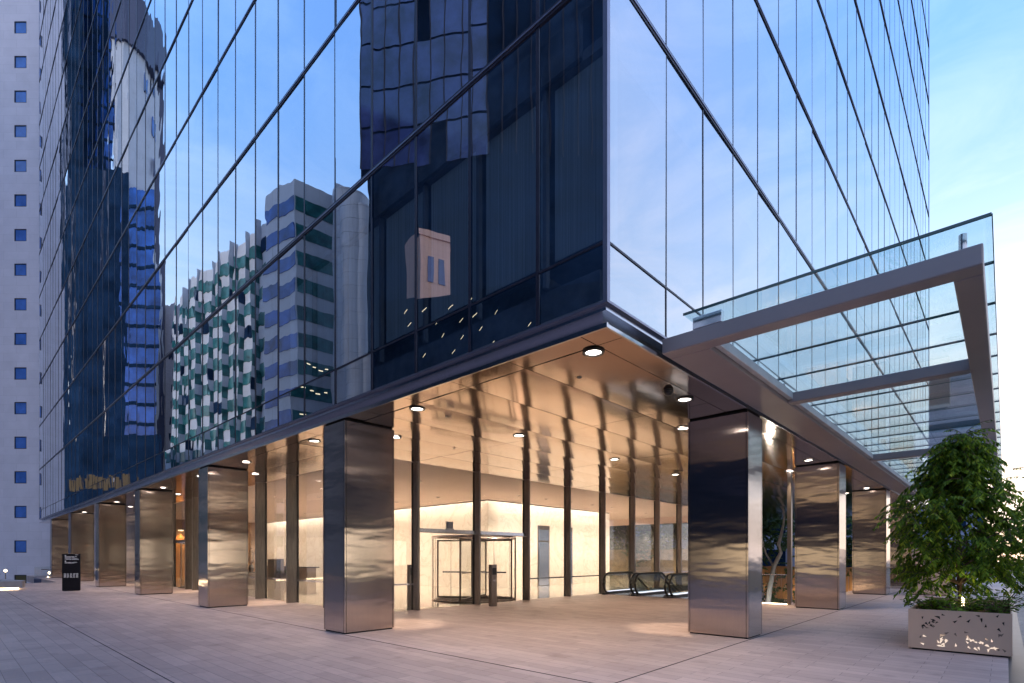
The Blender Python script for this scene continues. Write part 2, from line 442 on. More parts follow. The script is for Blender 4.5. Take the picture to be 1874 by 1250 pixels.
# ------------------------------------------------------------------ mesh helpers
class MB:
    def __init__(self):
        self.v, self.f, self.m = [], [], []

    def quad(self, a, b, c, d, mi=0):
        k = len(self.v)
        self.v += [a, b, c, d]
        self.f.append((k, k + 1, k + 2, k + 3)); self.m.append(mi)

    def tri(self, a, b, c, mi=0):
        k = len(self.v)
        self.v += [a, b, c]
        self.f.append((k, k + 1, k + 2)); self.m.append(mi)

    def box(self, x0, y0, z0, x1, y1, z1, mi=0):
        if x0 > x1: x0, x1 = x1, x0
        if y0 > y1: y0, y1 = y1, y0
        if z0 > z1: z0, z1 = z1, z0
        self.prism([(x0, y0), (x1, y0), (x1, y1), (x0, y1)], z0, z1, mi)
        return self

    def prism(self, poly, z0, z1, mi=0, side=None):
        k = len(self.v); n = len(poly)
        self.v += [(p[0], p[1], z0) for p in poly] + [(p[0], p[1], z1) for p in poly]
        self.f.append(tuple(range(k + n - 1, k - 1, -1))); self.m.append(mi)
        self.f.append(tuple(range(k + n, k + 2 * n))); self.m.append(mi)
        for i in range(n):
            j = (i + 1) % n
            self.f.append((k + i, k + j, k + n + j, k + n + i))
            self.m.append(mi if side is None else side)
        return self

    def tube(self, pts, r, n=8, mi=0, cap=True):
        pts = [Vector(p) for p in pts]
        rs = r if isinstance(r, (list, tuple)) else [r] * len(pts)
        k = len(self.v)
        up = Vector((0, 0, 1))
        for i, p in enumerate(pts):
            d = (pts[min(i + 1, len(pts) - 1)] - pts[max(i - 1, 0)]).normalized()
            a = d.cross(up)
            if a.length < 1e-3: a = d.cross(Vector((1, 0, 0)))
            a.normalize(); b = a.cross(d)
            for j in range(n):
                t = 2 * math.pi * j / n
                q = p + (a * math.cos(t) + b * math.sin(t)) * rs[i]
                self.v.append(tuple(q))
        for i in range(len(pts) - 1):
            for j in range(n):
                j2 = (j + 1) % n
                self.f.append((k + i * n + j, k + i * n + j2, k + (i + 1) * n + j2, k + (i + 1) * n + j)); self.m.append(mi)
        if cap:
            self.f.append(tuple(k + j for j in range(n))); self.m.append(mi)
            e = k + (len(pts) - 1) * n
            self.f.append(tuple(e + j for j in range(n - 1, -1, -1))); self.m.append(mi)
        return self

    def cyl(self, x, y, z0, z1, r, n=24, mi=0, r1=None):
        r1 = r if r1 is None else r1
        k = len(self.v)
        for z, q in ((z0, r), (z1, r1)):
            for j in range(n):
                t = 2 * math.pi * j / n
                self.v.append((x + q * math.cos(t), y + q * math.sin(t), z))
        self.f.append(tuple(k + j for j in range(n - 1, -1, -1))); self.m.append(mi)
        self.f.append(tuple(k + n + j for j in range(n))); self.m.append(mi)
        for j in range(n):
            j2 = (j + 1) % n
            self.f.append((k + j, k + j2, k + n + j2, k + n + j)); self.m.append(mi)
        return self

    def build(self, name, mats, parent=None, smooth=False):
        if not isinstance(mats, (list, tuple)): mats = [mats]
        off = Vector((0, 0, 0)); p = parent
        while p is not None:
            off += p.location; p = p.parent
        me = bpy.data.meshes.new(name)
        me.from_pydata([(v[0] - off.x, v[1] - off.y, v[2] - off.z) for v in self.v], [], self.f)
        for mm in mats: me.materials.append(mm)
        if len(mats) > 1: me.polygons.foreach_set('material_index', self.m)
        if smooth: me.polygons.foreach_set('use_smooth', [True] * len(me.polygons))
        me.update()
        o = bpy.data.objects.new(name, me)
        COL.objects.link(o)
        if parent is not None: o.parent = parent
        return o


def B(*a):
    return MB().box(*a)


def tag(o, label=None, cat=None, group=None, kind=None):
    if label: o['label'] = label
    if cat: o['category'] = cat
    if group: o['group'] = group
    if kind: o['kind'] = kind
    return o


def thing(name, label, cat, loc=(0, 0, 0), group=None):
    o = bpy.data.objects.new(name, None)
    o.empty_display_size = 0.2
    COL.objects.link(o)
    o.location = loc
    return tag(o, label, cat, group)


def copy_tree(o, parent=None, loc=None):
    c = o.copy(); COL.objects.link(c)
    if parent is not None: c.parent = parent
    if loc is not None: c.location = loc
    for ch in list(o.children):
        copy_tree(ch, c)
    return c


def light(name, kind, loc, energy, color, parent=None, **kw):
    d = bpy.data.lights.new(name, kind)
    d.energy = energy; d.color = color
    for k, v in kw.items(): setattr(d, k, v)
    o = bpy.data.objects.new(name, d)
    COL.objects.link(o)
    o.location = loc
    if parent is not None: o.parent = parent
    return o


FWD = Vector((math.cos(YAW), math.sin(YAW), 0))
RGT = Vector((math.sin(YAW), -math.cos(YAW), 0))
FPX = 970.5


def along(px, d):
    """Ground point seen in image column px at forward distance d."""
    v = Vector((CX, CY, 0)) + (FWD + RGT * ((px - 937) / FPX)) * d
    return (v.x, v.y)


def opp(px, d):
    """The place across the plaza whose mirror image in the west facade stands at (px, d)."""
    x, y = along(px, d)
    return (-x, y)


# ================================================================== ground
SOF = 4.45            # soffit height
g = MB()
g.box(-90, -3.65, -0.5, 13.6, 9.45, 0.0)
g.box(-90, 9.45, -0.5, 2.85, 40.0, 0.0)
g.box(-0.7, 40.0, -0.5, 2.85, 57.5, 0.0)
g.box(13.6, -3.65, -0.5, 70, 1.7, 0.0)
tag(g.build('plaza_paving', M['paving']), kind='structure')
tag(B(-90, -80, -0.5, 70, -3.86, -0.006).build('side_paving', M['side_paving']), kind='structure')
g = B(-90, -3.86, -0.5, 70, -3.65, -0.012)
dr = tag(g.build('drain_channel', M['drain']), kind='structure')
# movement joints on the building lines
g = MB()
g.box(-60, -0.012, 0.0005, 60, 0.006, 0.004)
g.box(-0.012, 0.02, 0.0005, 0.006, 40, 0.004)
g.box(-3.62, -3.6, 0.0005, -3.608, 40, 0.004)
tag(g.build('paving_joint', M['gap']), kind='structure')
tag(B(-900, -900, -5.2, 900, 900, -4.6).build('ground', M['asphalt']), kind='structure')
tag(B(30.0, 1.75, -4.5, 75, 60, -2.2).build('garden_ground', M['earth']), kind='structure')
tag(B(-40, 40.2, -4.5, -0.9, 75, -1.2).build('lower_forecourt', M['stone']), kind='structure')

# ================================================================== office tower
ZG = 4.785
Z1 = 8.97
FL = 3.648
NF = 13
TX, TY = 37.83, 56.3
floors = [Z1 + FL * k for k in range(NF + 1)]      # floor lines above the first glazed storey
ZT = floors[-1]
tower = thing('office_tower', 'tall blue glass office tower on steel columns, its sharp corner towards the plaza', 'office tower', (0, 0, 0))

mx_list = [0.0, 1.57, 2.86, 4.16, 5.47, 6.80, 8.15, 9.53, 10.89, 12.30]
while mx_list[-1] < TX - 1.5: mx_list.append(mx_list[-1] + 1.385)
mx_list[-1] = TX
my_list = [0.0, 1.12]
while my_list[-1] < TY - 1.5: my_list.append(my_list[-1] + 1.386)
my_list[-1] = TY


def px_of(x, y, z):
    p = Vector((x - CX, y - CY, 0))
    d = p.dot(FWD)
    return 937 + FPX * p.dot(RGT) / d, 1019 - FPX * (z - CZ) / d


def pane_area(side, a, b, z0, z1):
    pts = [px_of(*((0, a) if side == 'L' else (a, 0)), z0), px_of(*((0, b) if side == 'L' else (b, 0)), z0),
           px_of(*((0, b) if side == 'L' else (b, 0)), z1), px_of(*((0, a) if side == 'L' else (a, 0)), z1)]
    pts = [(min(max(x, 0), 1874), min(max(y, 0), 1250)) for x, y in pts]
    s = 0
    for i in range(4):
        x0, y0 = pts[i]; x1, y1 = pts[(i + 1) % 4]
        s += x0 * y1 - x1 * y0
    return abs(s) / 2


panes = []
for side, ml in (('L', my_list), ('R', mx_list)):
    for i in range(len(ml) - 1):
        rows = [(5.52, Z1)] + [(floors[k], floors[k + 1]) for k in range(NF)]
        for z0, z1 in rows:
            panes.append((pane_area(side, ml[i], ml[i + 1], z0, z1), side, ml[i], ml[i + 1], z0, z1))
panes.sort(key=lambda t: -t[0])


def pane_mesh(mb, side, a, b, z0, z1, tilt=True):
    t = 0.005 if tilt else 0.0
    o = [random.uniform(-t, t) for _ in range(3)]
    o.append(o[0] + o[2] - o[1])
    a += 0.015; b -= 0.015; z0 += 0.02; z1 -= 0.02
    if side == 'L':
        mb.quad((o[0], b, z0), (o[1], a, z0), (o[2], a, z1), (o[3], b, z1))
    else:
        mb.quad((a, o[0], z0), (b, o[1], z0), (b, o[2], z1), (a, o[3], z1))


rest = MB()
for k, (ar, side, a, b, z0, z1) in enumerate(panes):
    if k < 98 and ar > 0:
        mb = MB(); pane_mesh(mb, side, a, b, z0, z1)
        mb.build('window', M['curtain'], tower)
    else:
        pane_mesh(rest, side, a, b, z0, z1)
tag(rest.build('upper_windows', M['curtain'], tower), kind='stuff')
for side, ml in (('L', my_list), ('R', mx_list)):
    for i in range(len(ml) - 1):
        mb = MB(); pane_mesh(mb, side, ml[i], ml[i + 1], ZG, 5.52)
        mb.build('spandrel_pane', M['curtain'], tower)

# vertical joints: thin dark caps with a light nib
for side, ml in (('L', my_list), ('R', mx_list)):
    for c in ml[1:-1]:
        mb = MB()
        if side == 'L':
            mb.box(-0.006, c - 0.03, ZG, 0.03, c + 0.03, ZT)
        else:
            mb.box(c - 0.013, -0.005, ZG, c + 0.013, 0.03, ZT)
        mb.build('mullion', M['mullion'], tower)
# corner posts
B(-0.02, -0.02, ZG, 0.045, 0.045, ZT).build('corner_post', M['mull_edge'], tower)
B(-0.02, TY - 0.03, ZG, 0.03, TY + 0.03, ZT).build('corner_post', M['mull_edge'], tower)
B(TX - 0.03, -0.02, ZG, TX + 0.03, 0.03, ZT).build('corner_post', M['mull_edge'], tower)
# floor lines
for k, z in enumerate([5.52] + floors):
    h = 0.014 if k == 0 else 0.055
    o = 0.008 if k == 0 else 0.018
    mb = MB()
    mb.box(-o, 0.05, z - h, 0.03, TY - 0.05, z + h)
    if k: mb.box(-o - 0.012, 0.05, z - 0.012, -o - 0.001, TY - 0.05, z + 0.012, 1)
    mb.build('floor_band', [M['mullion'], M['mull_edge']], tower)
    mb = MB()
    mb.box(0.05, -o, z - h, TX - 0.05, 0.03, z + h)
    if k: mb.box(0.05, -o - 0.012, z - 0.012, TX - 0.05, -o - 0.001, z + 0.012, 1)
    mb.build('floor_band', [M['mullion'], M['mull_edge']], tower)
# glass seat, recess and soffit edge
E0 = 0.17
mb = MB()
mb.box(-0.02, -0.02, ZG - 0.03, 0.03, TY, ZG - 0.002)
mb.box(0.03, -0.02, ZG - 0.03, TX, 0.03, ZG - 0.002)
mb.build('glass_sill', M['mull_edge'], tower)
mb = MB()
mb.box(0.03, 0.03, ZG - 0.10, E0 + 0.1, TY, ZG - 0.032)
mb.box(E0 + 0.1, 0.03, ZG - 0.10, TX, E0 + 0.1, ZG - 0.032)
mb.build('fascia_underside', M['fascia'], tower)
mb = MB()
for i in range(len(my_list) // 2):
    y0 = E0 if i == 0 else my_list[2 * i]
    y1 = my_list[min(2 * i + 2, len(my_list) - 1)] - 0.006
    mb.box(E0, y0, SOF + 0.04, E0 + 0.08, y1, ZG - 0.10)
mb.build('fascia', M['fascia'], tower)
mb = MB()
for i in range(len(mx_list) // 2):
    x0 = E0 + 0.08 if i == 0 else mx_list[2 * i]
    x1 = mx_list[min(2 * i + 2, len(mx_list) - 1)] - 0.006
    mb.box(x0, E0, SOF + 0.04, x1, E0 + 0.08, ZG - 0.10)
mb.build('fascia', M['fascia'], tower)
mb = MB()
mb.box(-0.004, -0.004, SOF, 0.03, TY, SOF + 0.06)
mb.box(0.03, -0.004, SOF, TX, 0.03, SOF + 0.045)
mb.box(0.03, 0.03, SOF + 0.022, E0, TY, SOF + 0.045)
mb.box(E0, 0.03, SOF + 0.022, TX, E0, SOF + 0.045)
mb.build('soffit_edge', M['lip'], tower)

# soffit panels, with open joints under a dark backing
sx = [0.03, 0.42, 4.06, 8.14, 12.22, 16.3, 20.4, 24.5, 28.6, 32.7, TX]
sy = [0.03, 0.42]
while sy[-1] < 9.2: sy.append(sy[-1] + 1.29)
sy[-1] = 9.42
mb = MB()


def pillow(mb, x0, y0, x1, y1, sag, axis='y', n=10):
    """One soffit panel: a shallow tray whose face bows down a few millimetres between its edges."""
    z0 = SOF + random.uniform(0.004, 0.006)
    tw = random.uniform(-0.002, 0.002)
    k = len(mb.v)
    for q in range(n + 1):
        t = q / n
        zz = z0 - sag * (1 - (2 * t - 1) ** 2) + tw * (t - 0.5)
        if axis == 'y':
            yy = y0 + (y1 - y0) * t
            mb.v += [(x0, yy, zz), (x1, yy, zz + tw)]
        else:
            xx = x0 + (x1 - x0) * t
            mb.v += [(xx, y1, zz), (xx, y0, zz + tw)]
    for q in range(n):
        mb.f.append((k + 2 * q, k + 2 * q + 2, k + 2 * q + 3, k + 2 * q + 1)); mb.m.append(0)
    e0, e1, e2, e3 = mb.v[k], mb.v[k + 1], mb.v[k + 2 * n + 1], mb.v[k + 2 * n]
    up = SOF + 0.02
    for p, q in ((e0, e1), (e1, e2), (e2, e3), (e3, e0)):
        mb.quad(p, q, (q[0], q[1], up), (p[0], p[1], up))


for i in range(len(sx) - 1):
    for j in range(len(sy) - 1):
        sag = 0.008 * random.uniform(0.7, 1.2) if (j and i) else 0.0
        pillow(mb, sx[i] + 0.006, sy[j] + 0.006, sx[i + 1] - 0.006, sy[j + 1] - 0.006, sag)
ly = [9.42]
while ly[-1] < TY - 2: ly.append(ly[-1] + 4.13)
ly[-1] = TY
for (a, b) in ((0.03, 0.42), (0.42, 1.62), (1.62, 2.83)):
    for j in range(len(ly) - 1):
        pillow(mb, a + 0.006, ly[j] + 0.006, b - 0.006, ly[j + 1] - 0.006, 0.004 if a > 0.4 else 0.0, 'x')
for y in range(9, 32, 4):
    mb.box(30.1, y + 0.45, SOF, 33.9, y + 4.44, SOF + 0.02)
    mb.box(33.906, y + 0.45, SOF, TX, y + 4.44, SOF + 0.02)
mb.build('soffit', M['soffit'], tower, smooth=True)
mb = MB()
mb.box(E0, E0, SOF + 0.046, TX, 9.45, SOF + 0.10)
mb.box(E0, 9.45, SOF + 0.046, 2.85, TY, SOF + 0.10)
mb.box(30.0, 9.45, SOF + 0.046, TX, 33.5, SOF + 0.10)
mb.build('soffit_backing', M['gap'], tower)

# offices seen through the glass
mb = MB()
mb.box(5.0, 5.0, ZG, 5.2, TY - 1, ZT, 0)
mb.box(5.2, 5.0, ZG, TX - 1, 5.2, ZT, 0)
mb.box(0.35, 0.35, ZT - 0.3, TX - 0.2, TY - 0.2, ZT, 0)
mb.box(TX - 0.3, 0.3, ZG, TX - 0.2, 5.0, ZT, 0)
mb.box(0.3, TY - 0.3, ZG, 5.0, TY - 0.2, ZT, 0)
for z in floors[:-1]:
    mb.box(0.14, 0.14, z - 0.18, 5.0, TY - 0.4, z + 0.12, 1)
    mb.box(5.0, 0.14, z - 0.18, TX - 0.4, 5.0, z + 0.12, 1)
    mb.box(0.14, 0.5, z - 0.75, 0.2, TY - 0.4, z - 0.18, 0)
    mb.box(0.5, 0.14, z - 0.75, TX - 0.4, 0.2, z - 0.18, 0)
mb.box(0.3, 0.3, ZG + 0.05, 5.0, TY - 0.4, 5.40, 0)
mb.box(5.0, 0.3, ZG + 0.05, TX - 0.4, 5.0, 5.40, 0)
mb.build('office_interior', [M['office_wall'], M['slab']], tower)
for i in range(7):
    a, b = my_list[i], my_list[i + 1]
    bl = B(0.26, a + 0.10, 5.75, 0.27, b - 0.10, 8.15).build('roller_blind', M['blind'], tower)
    mb = MB(); mb.box(0.22, a + 0.03, 5.42, 0.30, a + 0.09, 8.2); mb.box(0.20, a + 0.03, 8.2, 0.34, b - 0.03, 8.34)
    mb.build('blind_track', M['slab'], bl)

# ---------------------------------------------------------------- columns
def column(x0, y0, sxx, syy):
    x1, y1 = x0 + sxx, y0 + syy
    zb, zt = 0.03, SOF - 0.035
    mb = MB()
    c, gp = 0.035, 0.010
    mb.box(x0 + 0.012, y0 + 0.012, zb, x1 - 0.012, y1 - 0.012, zt, 1)
    # four face panels
    mb.box(x0 + c + gp, y0, zb, x1 - c - gp, y0 + 0.012, zt)
    mb.box(x0 + c + gp, y1 - 0.012, zb, x1 - c - gp, y1, zt)
    mb.box(x0, y0 + c + gp, zb, x0 + 0.012, y1 - c - gp, zt)
    mb.box(x1 - 0.012, y0 + c + gp, zb, x1, y1 - c - gp, zt)
    o = mb.build('column', [M['column'], M['gap']], tower)
    for (px, py, dx, dy) in ((x0, y0, 1, 1), (x1, y0, -1, 1), (x0, y1, 1, -1), (x1, y1, -1, -1)):
        q = MB()
        q.prism([(px, py), (px + dx * c, py), (px + dx * c, py + dy * 0.012), (px + dx * 0.012, py + dy * 0.012), (px + dx * 0.012, py + dy * c), (px, py + dy * c)][::dx * dy], zb, zt)
        q.build('corner_trim', M['column'], o)
    B(x0 + 0.03, y0 + 0.03, 0.0, x1 - 0.03, y1 - 0.03, zb).build('plinth', M['gap'], o)
    B(x0 + 0.03, y0 + 0.03, zt, x1 - 0.03, y1 - 0.03, SOF).build('head_gap', M['gap'], o)
    return o


LCOL = [6.34, 14.6, 22.93, 31.5, 40.5, 49.2]
for y in LCOL: column(0.03, y, 1.21, 0.87)
RCOL = [(5.03, 0.80), (12.72, 0.90), (21.3, 1.0), (30.3, 1.0)]
for x, w in RCOL: column(x, 0.03, w, 1.22)

# ---------------------------------------------------------------- lobby
FRX = [2.85, 4.10, 6.62, 9.14, 11.66, 14.2, 16.75, 19.2, 21.7, 24.3, 27.0, 30.0]
LFY = [9.45, 12.0, 14.62, 17.3, 19.8, 22.3, 24.8, 25.9, 29.0, 31.0]
for i in range(len(FRX) - 1):
    if i in (1, 2):
        B(FRX[i], 9.46, 2.47, FRX[i + 1], 9.472, SOF).build('lobby_window', M['clear'], tower)
    else:
        B(FRX[i], 9.46, 0.0, FRX[i + 1], 9.472, SOF).build('lobby_window', M['clear'], tower)
for i in range(len(LFY) - 1):
    if LFY[i] == 25.9:
        B(2.86, LFY[i], 2.45, 2.872, LFY[i + 1], SOF).build('lobby_window', M['clear'], tower)
    else:
        B(2.86, LFY[i], 0.0, 2.872, LFY[i + 1], SOF).build('lobby_window', M['clear'], tower)
for x in FRX[1:-1]:
    mb = MB()
    mb.box(x - 0.04, 9.23, 0, x + 0.04, 9.452, SOF)
    mb.box(x - 0.05, 9.474, 0, x + 0.05, 9.53, SOF, 1)
    mb.build('lobby_mullion', [M['bronze'], M['black']], tower)
for y in LFY[1:-1]:
    mb = MB()
    mb.box(2.52, y - 0.045, 0, 2.852, y + 0.045, SOF)
    mb.box(2.874, y - 0.05, 0, 2.93, y + 0.05, SOF, 1)
    mb.build('lobby_mullion', [M['bronze'], M['black']], tower)
B(2.80, 9.40, 0, 2.92, 9.52, SOF).build('lobby_corner_post', M['bronze'], tower)
# push rail along the glass
mb = MB()
mb.box(2.93, 9.44, 0.755, 4.05, 9.457, 0.805)
mb.box(9.2, 9.44, 0.755, 30.0, 9.457, 0.805)
mb.box(2.842, 9.53, 0.755, 2.858, 25.8, 0.805)
mb.build('glass_rail', M['chrome'], tower)
mb = MB()
mb.box(2.873, 9.473, -0.30, 30.0, 56, 0.0)
mb.build('lobby_floor', M['lobby_floor'], tower)
B(2.873, 9.473, SOF + 0.0, 30.0, 56.0, SOF + 0.09).build('lobby_ceiling', M['lobby_ceiling'], tower)
mb = MB()
mb.box(12.86, 15.2, 0, 23.9, 41.9, SOF - 0.05)
core = mb.build('core_wall', M['marble'], tower)
B(12.89, 15.23, SOF - 0.05, 23.87, 41.87, SOF - 0.001).build('shadow_gap', M['gap'], core)
for a, b in ((16.68, 17.68), (19.31, 19.85)):
    d = MB().box(a, 15.17, 0.0, b, 15.199, 3.33, 0)
    d.box(a + 0.08, 15.16, 2.5, b - 0.08, 15.169, 3.1, 1)
    d.box(a + 0.08, 15.16, 0.02, b - 0.08, 15.169, 2.42, 1)
    d.build('lift_door', [M['bronze'], M['fascia']], core)
# rear and side walls of the lobby
mb = MB()
mb.box(2.9, 42.5, 0, 12.5, 42.7, SOF)
mb.build('timber_wall', M['timber'], tower)
mb = MB()
mb.box(2.842, 31.0, 0, 2.9, 56.2, SOF)
mb.build('bronze_wall', M['column'], tower)
mb = MB()
mb.box(30.0, 33.0, 0, 30.2, 56, SOF)
mb.box(23.9, 41.7, 0, 30.0, 41.9, SOF)
mb.build('lobby_end_wall', M['lobby_ceiling'], tower)
for k, y in enumerate([9.5, 13.4, 17.3, 21.2, 25.1, 29.0]):
    B(30.0, y, 0.0, 30.015, y + 3.9, 4.0).build('end_window', M['smoked'], tower)
    B(29.93, y - 0.07, 0.0, 30.08, y + 0.07, 4.0).build('end_mullion', M['black'], tower)
B(29.9, 9.5, 4.0, 30.1, 33.0, SOF).build('end_header', M['lobby_ceiling'], tower)
B(2.7, 42.3, -0.5, 2.84, 56.3, 0.001).build('threshold', M['stone'], tower)


# ---------------------------------------------------------------- revolving doors
def revolving_door(cx, cy, label, ang, along_y=False):
    t = thing('revolving_door', label, 'revolving door', (cx, cy, 0), 'revolving doors of the lobby')
    r, h = 1.55, 2.30
    a0 = 90 if not along_y else 0
    MB().cyl(cx, cy, 0.001, 0.012, r - 0.02, 48).build('floor_mat', M['mat'], t)
    for s in (0, 180):
        mb = MB(); fr = MB()
        n = 18
        for k in range(n):
            u0, u1 = [R_(s + a0 - 90 - 48 + 96 * (k + q) / n) for q in (0, 1)]
            p = [(cx + r * math.cos(u), cy + r * math.sin(u)) for u in (u0, u1)]
            mb.quad((*p[0], 0.05), (*p[1], 0.05), (*p[1], h), (*p[0], h))
        o = mb.build('drum_glass', M['clear'], t, smooth=True)
        for u in (-48, 48):
            q = R_(s + a0 - 90 + u)
            x, y = cx + r * math.cos(q), cy + r * math.sin(q)
            fr.tube([(x, y, 0), (x, y, h)], 0.03, 8)
        for q in (-16, 16):
            q = R_(s + a0 - 90 + q)
            x, y = cx + r * math.cos(q), cy + r * math.sin(q)
            fr.tube([(x, y, 0), (x, y, h)], 0.008, 6)
        for z in (0.03, h - 0.02):
            fr.tube([(cx + r * math.cos(R_(s + a0 - 90 + a)), cy + r * math.sin(R_(s + a0 - 90 + a)), z) for a in range(-48, 49, 8)], 0.025, 6)
        fr.build('drum_frame', M['bronze'], o)
    ring = MB()
    ring.tube([(cx + r * math.cos(R_(a)), cy + r * math.sin(R_(a)), h + 0.03) for a in range(0, 361, 10)], 0.035, 8)
    ring.build('top_ring', M['chrome'], t)
    for k in range(4):
        q = R_(ang + 90 * k)
        dx, dy = math.cos(q), math.sin(q)
        nx, ny = -dy * 0.025, dx * 0.025

        def bar(mb, u0, u1, z0, z1):
            mb.prism([(cx + dx * u0 + nx, cy + dy * u0 + ny), (cx + dx * u0 - nx, cy + dy * u0 - ny), (cx + dx * u1 - nx, cy + dy * u1 - ny), (cx + dx * u1 + nx, cy + dy * u1 + ny)], z0, z1)
        mb = MB()
        bar(mb, 0.06, 0.105, 0.04, h - 0.06); bar(mb, 1.43, 1.48, 0.04, h - 0.06)
        bar(mb, 0.106, 1.429, 0.04, 0.12); bar(mb, 0.106, 1.429, h - 0.12, h - 0.06)
        w = mb.build('door_wing', M['bronze'], t)
        gq = MB(); gq.quad((cx + dx * 0.106, cy + dy * 0.106, 0.12), (cx + dx * 1.43, cy + dy * 1.43, 0.12), (cx + dx * 1.43, cy + dy * 1.43, h - 0.12), (cx + dx * 0.106, cy + dy * 0.106, h - 0.12))
        gq.build('wing_glass', M['clear'], w)
        hb = MB(); bar(hb, 0.3, 1.25, 1.0, 1.05); hb.build('push_bar', M['chrome'], w)
    MB().cyl(cx, cy, 0.02, h, 0.05, 12).build('centre_shaft', M['bronze'], t)
    return t


revolving_door(7.95, 10.95, 'large revolving glass door in the lit lobby front behind the card reader post', 28)
revolving_door(4.2, 27.45, 'revolving glass door far left between the third and fourth steel columns', 20, True)
tr = thing('door_transom', 'steel transom bar over the nearer revolving door, spanning three lobby mullions', 'transom', (6.6, 9.4, 2.35))
B(4.15, 9.36, 2.36, 9.14, 9.455, 2.47).build('bar', M['chrome'], tr)
B(4.15, 9.30, 2.34, 9.14, 9.44, 2.358).build('drip', M['bronze'], tr)
tr = thing('door_transom', 'dark bronze transom bar over the far left revolving door', 'transom', (2.85, 27.4, 2.35))
B(2.76, 25.9, 2.33, 2.99, 29.0, 2.48).build('bar', M['bronze'], tr)
se = thing('door_sensor', 'small grey sensor box standing on the steel transom over the revolving door', 'sensor', (5.45, 9.40, 2.47))
mb = MB(); mb.prism([(5.33, 9.37), (5.57, 9.37), (5.57, 9.44), (5.33, 9.44)], 2.50, 2.72); mb.build('housing', M['sensor'], se)
B(5.30, 9.365, 2.471, 5.60, 9.445, 2.499).build('bracket', M['chrome'], se)


def reader_post(x, y, label):
    t = thing('card_reader_post', label, 'reader post', (x, y, 0), 'steel card reader posts at the door')
    B(x - 0.12, y - 0.07, 0.0, x + 0.12, y + 0.07, 1.35).build('post', M['bronze'], t)
    B(x - 0.09, y - 0.076, 1.02, x + 0.09, y - 0.071, 1.24).build('reader_plate', M['black'], t)
    B(x - 0.05, y - 0.076, 0.80, x + 0.05, y - 0.071, 0.86).build('push_button', M['chrome'], t)


reader_post(6.56, 8.56, 'dark steel card reader post standing in front of the revolving door')
reader_post(4.62, 10.3, 'dark steel reader post just inside the glass, left of the revolving door')


# ---------------------------------------------------------------- downlights
def make_downlight(x, y, label, z=SOF, warm=False, group='downlights in the steel soffit', r=0.115):
    t = thing('downlight', label, 'downlight', (x, y, z), group)
    n = 24
    mb = MB(); k = 0
    for rr, zz in ((r * 1.32, z - 0.001), (r * 1.32, z - 0.02), (r, z - 0.024), (r * 0.93, z - 0.004)):
        for j in range(n):
            a = 2 * math.pi * j / n
            mb.v.append((x + rr * math.cos(a), y + rr * math.sin(a), zz))
    for i in range(3):
        for j in range(n):
            j2 = (j + 1) % n
            mb.f.append((i * n + j, i * n + j2, (i + 1) * n + j2, (i + 1) * n + j)); mb.m.append(0)
    mb.build('bezel', M['black'] if not warm else M['chrome'], t, smooth=False)
    mb = MB().cyl(x, y, z - 0.008, z - 0.004, r * 0.92, n)
    mb.build('lens', M['lamp_warm'] if warm else M['lamp_white'], t)
    return t


def spot(x, y, z, energy, color, angle, blend=0.6, rad=0.08):
    o = light('downlight_lamp', 'SPOT', (x, y, z), energy, color, None, spot_size=R_(angle), spot_blend=blend, shadow_soft_size=rad)
    return o


ORD = ['first', 'second', 'third', 'fourth', 'fifth', 'sixth', 'seventh', 'eighth', 'ninth', 'tenth', 'eleventh', 'twelfth', 'thirteenth', 'fourteenth']
WARM = (1.0, 0.74, 0.50)
COOL = (1.0, 0.82, 0.66)
E_SPOT = 125
make_downlight(0.55, 0.57, 'large round downlight in the sharp corner of the soffit, nearest of all')
spot(0.55, 0.57, SOF - 0.03, E_SPOT, COOL, 110)
for k, y in enumerate([4.65, 8.78, 13.05, 17.2, 21.8, 26.2, 30.3, 35.2, 39.6, 45.0, 49.6]):
    make_downlight(0.6, y, f'{ORD[k]} round downlight from the corner along the left edge of the soffit')
    spot(0.6, y, SOF - 0.03, E_SPOT, COOL, 110)
for k, y in enumerate([7.0, 15.25, 24.0, 33.0, 41.5]):
    make_downlight(1.72, y, f'downlight over the inner end of the {ORD[k]} column of the left row')
    spot(1.72, y, SOF - 0.03, 260, WARM, 34, 0.5, 0.04)
for k, x in enumerate([3.52, 11.75, 20.6, 29.3]):
    make_downlight(x, 0.62, f'{ORD[k]} downlight from the corner along the right edge of the soffit')
    spot(x, 0.62, SOF - 0.03, E_SPOT, COOL, 110)
for k, x in enumerate([5.55, 13.5, 22.0]):
    make_downlight(x, 1.6, f'downlight over the inner end of the {ORD[k]} column of the right row')
    spot(x, 1.62, SOF - 0.03, 260, WARM, 34, 0.5, 0.04)
for k, (x, w) in enumerate([(3.59, 'nearest'), (7.73, 'middle'), (11.62, 'farthest')]):
    make_downlight(x, 4.72, f'{w} of the three downlights in the middle of the deep soffit before the lobby')
    spot(x, 4.72, SOF - 0.03, E_SPOT, WARM, 115)

